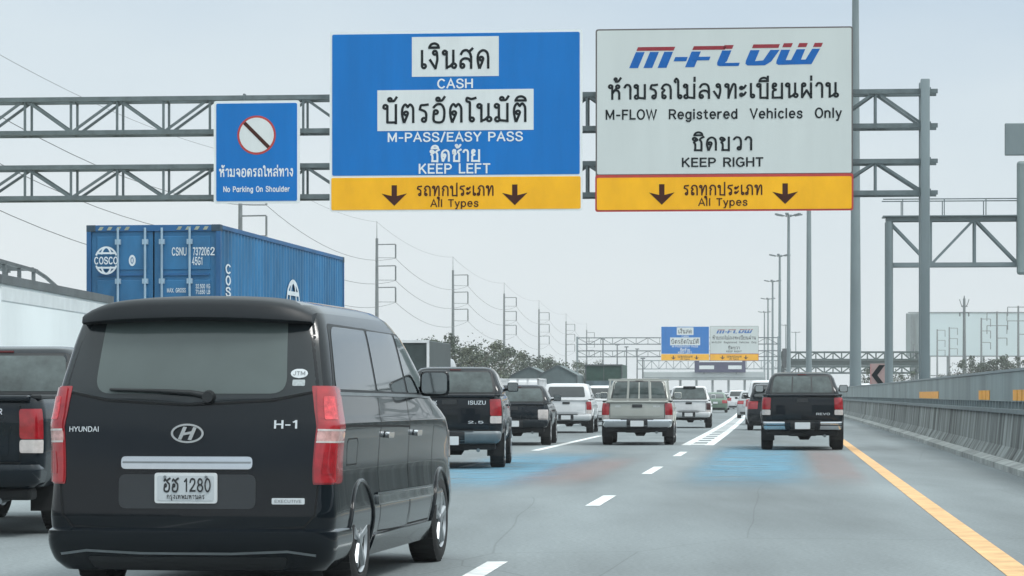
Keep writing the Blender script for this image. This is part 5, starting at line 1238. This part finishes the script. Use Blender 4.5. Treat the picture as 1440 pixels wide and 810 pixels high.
# ------------------------------------------------------------------ cars
def car(name, cat, label, loc, rz, pnt, L=4.5, W=.88, roof=1.47, deck=1.02, kind='sedan', lamp=None, group=None):
    r = thing(name, label, cat, loc, rz, group)
    lo = Shell([(.20,W*.92,.10,L-.12,.10,.25),(.34,W*.98,.02,L-.02,.14,.3),(.60,W,.0,L,.16,.35),(.80,W*.99,.02,L-.08,.16,.38),(deck-.10,W*.97,.06,L-.30,.16,.38),(deck-.02,W*.92,.12,L-.9,.16,.35),(deck,W*.86,.18,L-1.2,.16,.3)], .09, .18, .03, .08)
    body = lo.mesh(16).build('body', pnt, r); wr = .31 if roof < 1.6 else .35; ax = (.95, L-.85)
    cut_arches(body, [(a, wr) for a in ax], W*.62, 1.2, wr+.055)
    if kind == 'sedan': ya, yb = .75, 1.40
    else: ya, yb = .06, .30
    gh = Shell([(deck-.04,W*.90,ya,L-1.15,.14,.25),(deck+.06,W*.88,ya+.05,L-1.3,.15,.25),((deck+roof)/2,W*.80,(ya+yb)/2,L-1.75,.16,.25),(roof-.09,W*.72,yb,L-2.05,.18,.25),(roof-.02,W*.62,yb+.16,L-2.25,.2,.25),(roof,W*.45,yb+.36,L-2.45,.2,.2)], .07, .14, .02, .05)
    gh.mesh(12).build('cabin', pnt, r, smooth=45)
    mb = MB(); gh.patch(mb, 'rear', rpoly([(-W*.72,deck+.05),(W*.72,deck+.05),(W*.62,roof-.11),(-W*.62,roof-.11)], .07), .006, nr=8, ncol=12); mb.build('rear_window', G_dark, r, smooth=40)
    lm = lamp or K_red
    for sg in (1,-1):
        n2 = 2; y0_, y1_ = (yb+.05, L-2.15)
        for po in ([(ya+.35,deck+.06),(L*.5-.05,deck+.06),(L*.5-.05,roof-.10),(yb+.22,roof-.11)],[(L*.5,deck+.06),(L-1.6,deck+.05),(L-2.05,roof-.12),(L*.5,roof-.10)]):
            mb = MB(); gh.patch(mb, 'side', rpoly(po, .04), .005, sg, nr=7, ncol=8); mb.build('side_window', G_dark, r, smooth=40)
        for y in (1.25, L*.5, L-1.45): sm = MB(); lo.seam(sm, 'side', [(y,deck-.06),(y,.30)], .012, .002, sg); sm.build('door_seam', K_groove, r)
        for y in ax: wheel(r, sg*(W-.12), y, wr, .20, 'five', K_alloy)
        za, zb = (deck-.32, deck-.10) if kind == 'sedan' else (.78, 1.12)
        mb = MB(); lo.patch(mb, 'u', rpoly([(.72,za),(1.9,za),(1.85,min(zb,deck-.06)),(.72,min(zb,deck-.06))], .03), .010, sg, nr=6, ncol=10, skirt=.02); mb.build('tail_lamp', lm, r, smooth=40)
        mirror_body(r, sg*W*.90, L-1.55, deck+.10, sg, pnt, K_black, .18, .14, .04)
        mb = MB(); lo.patch(mb, 'u', rpoly([(3.2,.60),(4.2,.58),(4.2,.74),(3.2,.78)], .03), .008, sg, nr=4, ncol=8); mb.build('headlight', K_clear, r, smooth=40)
    sm = MB(); lo.seam(sm, 'rear', [(-W*.62,deck-.05),(-W*.60,.62),(W*.60,.62),(W*.62,deck-.05)], .012, .002, n=6); sm.build('tailgate_seam', K_groove, r)
    mb = MB(); lo.patch(mb, 'rear', rpoly([(-W*.75,.24),(W*.75,.24),(W*.8,.36),(-W*.8,.36)], .03), .006, nr=3, ncol=8); mb.build('bumper_insert', K_black, r, smooth=40)
    plate(r, 0, lo.P(0,.52).y-.025 if kind != 'sedan' else lo.P(0,.70).y-.025, .52 if kind != 'sedan' else .72, .34, .14)
    mb = MB(); gh.patch(mb, 'front', rpoly([(-W*.74,deck+.03),(W*.74,deck+.03),(W*.62,roof-.12),(-W*.62,roof-.12)], .06), .006, nr=8, ncol=10); mb.build('windscreen', G_dark, r, smooth=40)
    mb = MB(); mb.bbox(-W*.75,.4,.17,W*.75,L-.4,.30,.03); mb.build('underbody', K_under, r)
    return r
D = 103; car('suv', 'suv', 'dark suv close behind the left edge of the black right lane pickup', (px2(1086, D), D, 0), yaw(D), P_dgrey, 4.7, .93, 1.70, 1.12, 'suv')
D = 123; car('minivan', 'van', 'tall white minivan ahead of the dark suv in the right lane', (px2(1078, D), D, 0), yaw(D), P_white, 4.9, .94, 1.93, 1.15, 'suv')
D = 156; car('hatchback', 'car', 'silver grey hatchback ahead of the white minivan in the right lane', (px2(1058, D), D, 0), yaw(D), P_silver, 4.1, .86, 1.52, 1.02, 'suv')
D = 117; car('suv', 'suv', 'white suv in the gap between the white canopy pickup and the champagne pickup', (px2(846, D), D, 0), yaw(D), P_white, 4.6, .92, 1.68, 1.10, 'suv')
D = 205; car('sedan', 'car', 'muted green sedan ahead of the white pickup in the middle lane', (px2(1006, D), D, 0), yaw(D), P_green, 4.6, .87, 1.48, 1.0)
D = 262; car('sedan', 'car', 'small pale silver sedan far ahead beside the double lane line', (px2(1020, D), D, 0), yaw(D), P_silver, 4.6, .87, 1.47, 1.0)
D = 290; car('sedan', 'car', 'tiny white sedan far ahead, left of the silver one', (px2(1006, D), D, 0), yaw(D), P_white, 4.6, .87, 1.47, 1.0)
D = 330; car('sedan', 'car', 'tiny dark sedan farthest up the middle lane', (px2(1018, D), D, 0), yaw(D), P_navy, 4.6, .87, 1.47, 1.0)
D = 372; car('sedan', 'car', 'speck of a pale sedan beyond the tiny dark one', (px2(1012.5, D), D, 0), yaw(D), P_silver, 4.6, .87, 1.47, 1.0)
D = 410; car('suv', 'suv', 'speck of a dark suv beside the end of the double lane line', (px2(1025, D), D, 0), yaw(D), P_navy, 4.6, .92, 1.68, 1.10, 'suv')
D = 240; car('suv', 'suv', 'white suv farthest up the right lane', (px2(1037, D), D, 0), yaw(D), P_white, 4.6, .92, 1.68, 1.10, 'suv')
D = 215; car('sedan', 'car', 'dark sedan glimpsed right of the champagne pickup roof', (px2(985, D), D, 0), yaw(D), P_dgrey, 4.6, .87, 1.47, 1.0)
D = 230; car('minivan', 'van', 'white minivan of the opposite carriageway above the barrier by the lamp mast', (px2(1212, D), D, 0), yaw(D)+math.pi, P_white, 5.0, .96, 2.2, 1.3, 'suv')
# ------------------------------------------------------------------ trucks
C_blue = mat('container_blue', (.018,.135,.29), .55, var=.34, scale=.9, stretch=(1,1,.35))
C_blue2 = mat('container_door_blue', (.012,.10,.25), .55, var=.25, scale=.9, stretch=(1,1,.4))
C_rod = mat('lock_rod_grey', (.30,.42,.52), .5, metal=.2, var=.15)
T_white = mat('trailer_white', (.72,.77,.78), .55, var=.10, scale=.35, stretch=(1,1,.4))
T_grey = mat('trailer_frame', (.10,.115,.12), .7, var=.2)
T_tarp = mat('tarp_grey', (.11,.14,.145), .8, var=.2, scale=1.2, bump=.2)
T_green = mat('truck_green', (.035,.075,.06), .6, var=.2)
def truck_wheels(r, ys, x=.92, rad=.50):
    for y in ys:
        for sg in (-1,1): wheel(r, sg*x, y, rad, .32 if y > 9 else .50, 'eight', K_steel)
def truck_cab(r, y0, w=1.22, h=2.9, m=None, deflector=None):
    c = Shell([(.75,w*.96,y0,y0+2.1,.08,.2),(1.2,w,y0,y0+2.15,.10,.22),(h-.35,w*.98,y0,y0+2.0,.12,.22),(h-.08,w*.9,y0+.06,y0+1.75,.15,.25),(h,w*.75,y0+.2,y0+1.5,.2,.25)], .02, .12, 0, .03)
    o = c.mesh(12).build('cab', m or P_white, r, smooth=45)
    mb = MB(); c.patch(mb, 'rear', rpoly([(-.5,h-1.1),(.5,h-1.1),(.5,h-.45),(-.5,h-.45)], .06), .006, nr=5, ncol=6); mb.build('cab_window', G_dark, o)
    for sg in (-1,1):
        mb = MB(); c.patch(mb, 'side', rpoly([(y0+.75,h-1.2),(y0+1.75,h-1.2),(y0+1.65,h-.45),(y0+.75,h-.45)], .06), .006, sg, nr=5, ncol=6); mb.build('cab_window', G_dark, o)
        mirror_body(r, sg*w, y0+1.95, h-.9, sg, K_black, K_black, .20, .42, .12)
    mb = MB(); c.patch(mb, 'front', rpoly([(-.95,h-1.3),(.95,h-1.3),(.9,h-.4),(-.9,h-.4)], .08), .006, nr=6, ncol=8); mb.build('windscreen', G_dark, o)
# container on its trailer
D = 50.6; Wc, Hc, Lc, zc0 = 1.219, 2.90, 12.19, 1.42
rc = thing('shipping_container', 'blue ribbed shipping container riding high on a trailer behind the black van', 'container', (px2(215.5, D), D, zc0), -R(7.0))
mb = MB()
for x in (-Wc,Wc):
    for y in (.0, Lc):
        mb.box(x-(.08 if x < 0 else .08)*(1 if x > 0 else 0), y-(.1 if y else 0), .0, x+(.08 if x < 0 else 0), y+(0 if y else .1), Hc)
for y in (.003, Lc-.103):
    mb.box(-Wc+.08, y, 0, Wc-.08, y+.1, .12); mb.box(-Wc+.08, y, Hc-.11, Wc-.08, y+.1, Hc)
for sg in (-1,1):
    x0, x1 = sorted((sg*(Wc-.06), sg*(Wc-.002))); mb.box(x0,.1,.0,x1,Lc-.1,.10); mb.box(x0,.1,Hc-.075,x1,Lc-.1,Hc-.003)
mb.build('frame', C_blue2, rc)
for sg in (-1,1):
    mb = MB(); n = 0; pts = []; y = .1; ph = 0
    while y < Lc-.1:
        pts += [(y,.012),(y+.07,.012),(y+.138,.050),(y+.208,.050)]; y += .276
    pts.append((Lc-.1,.012))
    for (yy, dpt) in pts: mb.v += [(sg*(Wc-dpt),min(yy,Lc-.1),.10),(sg*(Wc-dpt),min(yy,Lc-.1),Hc-.075)]
    mb.f = [(2*i,2*i+2,2*i+3,2*i+1) for i in range(len(pts)-1)]; mb.build('ribbed_wall', C_blue, rc)
mb = MB(); mb.box(-Wc+.05,.11,Hc-.03,Wc-.05,Lc-.11,Hc-.008); mb.build('roof', C_blue2, rc)
mb = MB(); mb.box(-Wc+.05,.11,.02,Wc-.05,Lc-.11,.09); mb.box(-Wc+.09,Lc-.09,.12,Wc-.09,Lc-.05,Hc-.11); mb.build('floor', C_blue2, rc)
for sg in (-1,1):
    xa, xb = sorted((sg*.015, sg*(Wc-.085)))
    mb = MB(); mb.box(xa,.035,.125,xb,.085,Hc-.115)
    for z0_, z1_ in ((.25,.95),(1.08,1.92),(2.10,2.70)):
        mb.bbox(xa+.10,.018,z0_,xb-.10,.05,z1_,.012)
    dr = mb.build('door', C_blue, rc)
    mb = MB(); mb.box(xa+.12,.004,2.0,xb-.12,.034,2.04); mb.build('door_ridge', C_blue2, dr)
    for x in ((-.64,-.145) if sg < 0 else (.16,.665)):
        mb = MB(); mb.tube((x,-.02,.06),(x,-.02,Hc-.05),.022,.022,8)
        for z in (.2,1.1,1.9,2.6): mb.box(x-.05,-.035,z-.045,x+.05,.034,z+.045)
        mb.build('lock_rod', C_rod, dr)
        mb = MB(); mb.bar((x,-.035,1.02),(x-sg*.33,-.035,1.0),.035); mb.build('lock_handle', C_rod, dr)
cdk = mat('casting_dark', (.03,.06,.09), .7, var=.2)
for x in (-Wc,Wc):
    for y in (0,Lc):
        for z in (0,Hc):
            xa, xb = sorted((x+ (.004 if x > 0 else -.004), x-(.165 if x > 0 else -.165))); ya_, yb_ = sorted((y+(.004 if y else -.004), y-(.165 if y else -.165))); za_, zb_ = sorted((z+(.004 if z else -.004), z-(.118 if z else -.118)))
            mb = MB(); mb.bbox(xa,ya_,za_,xb,yb_,zb_,.01); mb.build('corner_casting', cdk, rc)
CW = mat('container_white', (.62,.68,.72), .6, var=.1)
hz = mat('hazard_strip', (.30,.32,.25), .6, var=.3)
for xa in (-1.03, .40):                                          # hazard ticks along the header
    mb = MB()
    for i in range(4): mb.add([(xa+.02+i*.16,-.004,Hc-.09),(xa+.09+i*.16,-.004,Hc-.09),(xa+.13+i*.16,-.004,Hc-.03),(xa+.06+i*.16,-.004,Hc-.03)], [(0,1,2,3)])
    mb.build('hazard_ticks', hz, rc)
# globe emblem with the line name across
def globe(cx, cz, rx, rz_, y, txt):
    mb = MB(); st = []
    ring = lambda a, b, t0=0, t1=360: [(cx+a*math.cos(R(t0+(t1-t0)*i/30)), cz+b*math.sin(R(t0+(t1-t0)*i/30))) for i in range(31)]
    st += [ring(rx,rz_,25,155), ring(rx,rz_,205,335), ring(rx*.5,rz_,30,150), ring(rx*.5,rz_,210,330)]
    st += [[(cx-rx*.78,cz+rz_*.55),(cx+rx*.78,cz+rz_*.55)],[(cx-rx*.78,cz-rz_*.55),(cx+rx*.78,cz-rz_*.55)]]
    ribbons(mb, st, 1, 1, 0, 0, y, .032, 0); mb.build('globe_emblem', CW, rc)
    mb = MB(); latin(mb, txt, cx, cz-rz_*.26, rz_*.5, y-.01, 'C', .06, rx*2.1); mb.build('lettering', CW, rc)
globe(-.845, 2.27, .20, .235, -.046, 'COSCO')
mb = MB(); mb.prism([(-.386+.062*math.cos(i*math.pi/10), 2.27+.10*math.sin(i*math.pi/10)) for i in range(20)], .010, .0165); o = mb.build('round_decal', CW, rc)
mb = MB(); latin(mb, '0', -.386, 2.22, .10, .008, 'C', .03, .05); mb.build('decal_lettering', C_blue2, o)
words(rc, CW, 'CSNU', .47, 2.36, .13, .012, .26, .05); words(rc, CW, '737206', .87, 2.36, .13, .012, .30, .05); words(rc, CW, '2', 1.075, 2.36, .13, .012, .07, .05)
words(rc, CW, '45G1', .80, 2.19, .13, .012, .19, .05)
words(rc, CW, 'MAX. GROSS', .42, 1.70, .07, .012, .34, .05); words(rc, CW, '32.500 KG', .90, 1.77, .07, .012, .26, .05); words(rc, CW, '71.650 LB', .90, 1.67, .07, .012, .26, .05)
# upright name near the rear edge and an emblem on the ribbed side
def side_write(fn, name):
    mb = MB(); fn(mb); mb.v = [(Wc+.004-(b*.5), a, c) for a, b, c in mb.v]; mb.build(name, CW, rc)
for i, chx in enumerate('COSCO'): side_write(lambda m: latin(m, chx, .62, 2.06-i*.205, .15, 0, 'C', .07, .36), 'lettering')
side_write(lambda m: ribbons(m, [[(6.5+.62*math.cos(R(t)), 1.72+.42*math.sin(R(t))) for t in range(0,361,12)],[(6.5+.30*math.cos(R(t)), 1.72+.42*math.sin(R(t))) for t in range(0,361,12)],[(5.95,1.90),(7.05,1.90)],[(5.95,1.54),(7.05,1.54)]], 1,1,0,0,0,.085,0), 'globe_emblem')
rt = thing('container_trailer', 'skeletal trailer and tractor under the blue container', 'truck', (px2(215.5, D), D, 0), -R(7.0))
mb = MB()
for sg in (-1,1): mb.box(sg*.45-.07,.05,.95,sg*.45+.07,11.9,1.30)
for y in (.1,2.5,5,8,11.5): mb.box(-1.15,y,1.20,1.15,y+.18,1.405)
mb.build('frame', T_grey, rt); truck_wheels(rt, (1.4,2.7,10.2,14.2)); truck_cab(rt, 12.7, m=P_white)
mb = MB(); mb.bbox(-1.2,-.05,.55,1.2,.04,.75,.03); mb.build('rear_bumper', T_grey, rt)
mb = MB(); mb.box(-.45,9.6,.6,.45,15,.95); mb.build('tractor_frame', T_grey, rt)
for sg in (-1,1): mb = MB(); mb.bbox(sg*.95-.2,-.07,.78,sg*.95+.2,-.02,.92,.01); mb.build('tail_lamp', K_red, rt)
# white box trailer at the far left
D = 38.0; yw = -R(1.9); xr = at(1, 555, D).x
rw = thing('box_truck', 'white box truck at the left edge with pipes lying on its roof', 'truck', (xr-1.22*math.cos(yw), D, 0), yw)
zt = 1.3+166*38.0/4000
mb = MB(); mb.bbox(-1.22,0,1.0,1.22,8.5,zt,.05); mb.build('box', T_white, rw)
mb = MB()
for sg in (-1,1): mb.bar((sg*1.225,-.05,zt-.03),(sg*1.225,8.6,zt-.03),.05,.12); mb.bar((sg*1.215,0,1.05),(sg*1.215,8.5,1.05),.05,.14)
mb.build('edge_trim', T_grey, rw)
mb = MB()
for sg in (-1,1): mb.bbox(sg*1.20-.03,.06,zt-.33,sg*1.20+.03,8.6,zt-.12,.02)
mb.build('gutter', mat('gutter_pale', (.62,.66,.67), .5, var=.08), rw)
mb = MB()
for x in (.62,1.02): mb.bar((x,.2,zt+.26),(x,3.4,zt+.22),.05)
for y in (.3,1.2,2.2,3.2):
    mb.bar((.62,y,zt-.02),(.62,y,zt+.25),.05); mb.bar((1.02,y,zt-.02),(1.02,y,zt+.25),.05); mb.bar((.62,y,zt+.24),(1.02,y,zt+.24),.05)
mb.path([(1.02,3.4,zt+.22),(1.02,4.1,zt+.16),(1.02,5.0,zt+.04)], .03, 6); mb.build('roof_frame', T_grey, rw)
mb = MB(); mb.box(-1.0,.2,.6,1.0,8.4,1.0); mb.build('frame', T_grey, rw); truck_wheels(rw, (1.8,3.0,9.6)); truck_cab(rw, 8.75, h=2.6)
for sg in (-1,1):
    mb = MB(); x0, x1 = sorted((sg*.02, sg*1.16)); mb.bbox(x0,-.03,1.12,x1,.02,zt-.14,.015); mb.build('door', T_white, rw)
# smaller trucks between the lanes on the left
def cargo_truck(label, px, D, w, top, m, gable=0.0, pw_=None, cabm=None, L=6.0, low=1.05, box_m2=None):
    r = thing('cargo_truck', label, 'truck', (px2(px, D), D, 0), yaw(D), 'cargo trucks in the left lanes'); h = w/2
    mb = MB(); mb.prism([(-h,low),(h,low),(h,top-gable),(0,top),(-h,top-gable)] if gable else rpoly([(-h,low),(h,low),(h,top),(-h,top)], .05), 0, L); bx = mb.build('cargo_body', m, r)
    mb = MB()
    if gable:
        for x in (-h,h): mb.bar((x,-.03,low),(x,-.03,top-gable),.06)
        mb.bar((-h,-.03,top-gable),(0,-.03,top),.06); mb.bar((0,-.03,top),(h,-.03,top-gable),.06); mb.bar((-h,-.03,low),(h,-.03,low),.1)
    else:
        for x in (-h+.04,h-.04): mb.bar((x,-.03,low),(x,-.03,top),.08)
        for z in (low,top-.04): mb.bar((-h,-.03,z),(h,-.03,z),.09)
        mb.bar((0,-.025,low),(0,-.025,top),.04)
    mb.build('body_frame', box_m2 or T_grey, bx)
    mb = MB(); mb.box(-h*.8,.1,.6,h*.8,L+.4,low-.005); mb.build('frame', T_grey, r); truck_wheels(r, (1.3,L+1.2), h-.28, .42); truck_cab(r, L+.25, h, min(top-.1,2.6), cabm or P_white)
    for sg in (-1,1): mb = MB(); mb.bbox(sg*(h-.25)-.14,-.06,.74,sg*(h-.25)+.14,-.0,.86,.01); mb.build('tail_lamp', K_red, r)
    mb = MB(); mb.box(-h,.02,.48,h,.1,.60); mb.build('rear_bumper', T_grey, r)
    return r
cargo_truck('box truck with a dark rear door in a white frame, behind the van windscreen', 566, 92, 1.75, 3.06, mat('dark_door', (.035,.05,.05), .5, var=.2), box_m2=P_white, cabm=P_white)
cargo_truck('grey tarpaulin topped truck ahead of the low dark pickup', 744, 172, 2.3, 3.0, T_tarp, .55)
cargo_truck('grey tarpaulin topped truck above the white canopy pickup', 784, 168, 2.3, 3.05, T_tarp, .6)
gt = cargo_truck('dark green canopy truck above the white suv, beside the champagne pickup', 849, 174, 2.3, 3.15, T_green)
mb = MB(); mb.bbox(-1.08,-.10,1.12,1.08,-.065,2.15,.01); mb.build('tail_board', mat('tail_board_slate', (.10,.14,.16), .5, var=.3, scale=3), gt)
# stake truck carrying white crates
D = 128; r = thing('stake_truck', 'truck with a white stake fence above the low dark pickup roof', 'truck', (px2(728, D), D, 0), yaw(D))
mb = MB(); mb.box(-.95,0,.80,.95,4.2,.92); mb.build('deck', T_grey, r)
mb = MB()
for sg in (-1,1):
    for y in (0,.8,1.6,2.4,3.2,4.1): mb.bar((sg*.93,y,.92),(sg*.93,y,2.0),.09)
    for z in (1.2,1.6,2.0): mb.bar((sg*.93,0,z),(sg*.93,4.1,z),.08)
for x in (-.93,-.45,0,.45,.93): mb.bar((x,0,.92),(x,0,2.02),.09)
for z in (1.2,1.98): mb.bar((-.95,0,z),(.95,0,z),.09)
mb.build('stake_fence', P_white, r); truck_wheels(r, (1.0,5.2), .70, .36); truck_cab(r, 4.3, .92, 2.0, P_white)
for i, (x, y, s) in enumerate(((-.5,.5,.7),(.35,.6,.6),(.1,1.8,.8))):
    p = Matrix.Rotation(yaw(D),4,'Z') @ Vector((x,y,.0)) + Vector((px2(728,D),D,.925)); mb = MB()
    mb.bbox(-s/2,-s/2,0,s/2,s/2,s,.02)
    for zz in (.25,.6): mb.box(-s/2-.015,-s/2-.015,s*zz,s/2+.015,s/2+.015,s*zz+.06)
    c = mb.build('crate', (M_leaf[2], P_white, T_tarp)[i], loc=p); c.rotation_euler.z = yaw(D)
    tag(c, ('greenish crate at the left of the stake truck bed','white crate at the right of the stake truck bed','grey crate at the front of the stake truck bed')[i], 'crate', 'crates on the stake truck')

# ------------------------------------------------------------------ haze
hm = bpy.data.materials.new('haze'); hm.use_nodes = True; n = hm.node_tree
n.nodes.remove(n.nodes['Principled BSDF'])
pv = n.nodes.new('ShaderNodeVolumePrincipled'); pv.inputs['Color'].default_value = (.97,.99,1,1); pv.inputs['Density'].default_value = .00030; pv.inputs['Anisotropy'].default_value = .0
n.links.new(pv.outputs[0], n.nodes['Material Output'].inputs['Volume'])
mb = MB(); mb.box(-3600,-150,-1.1,3600,3600,32); tag(mb.build('haze', hm), 'pale city haze', kind='stuff')
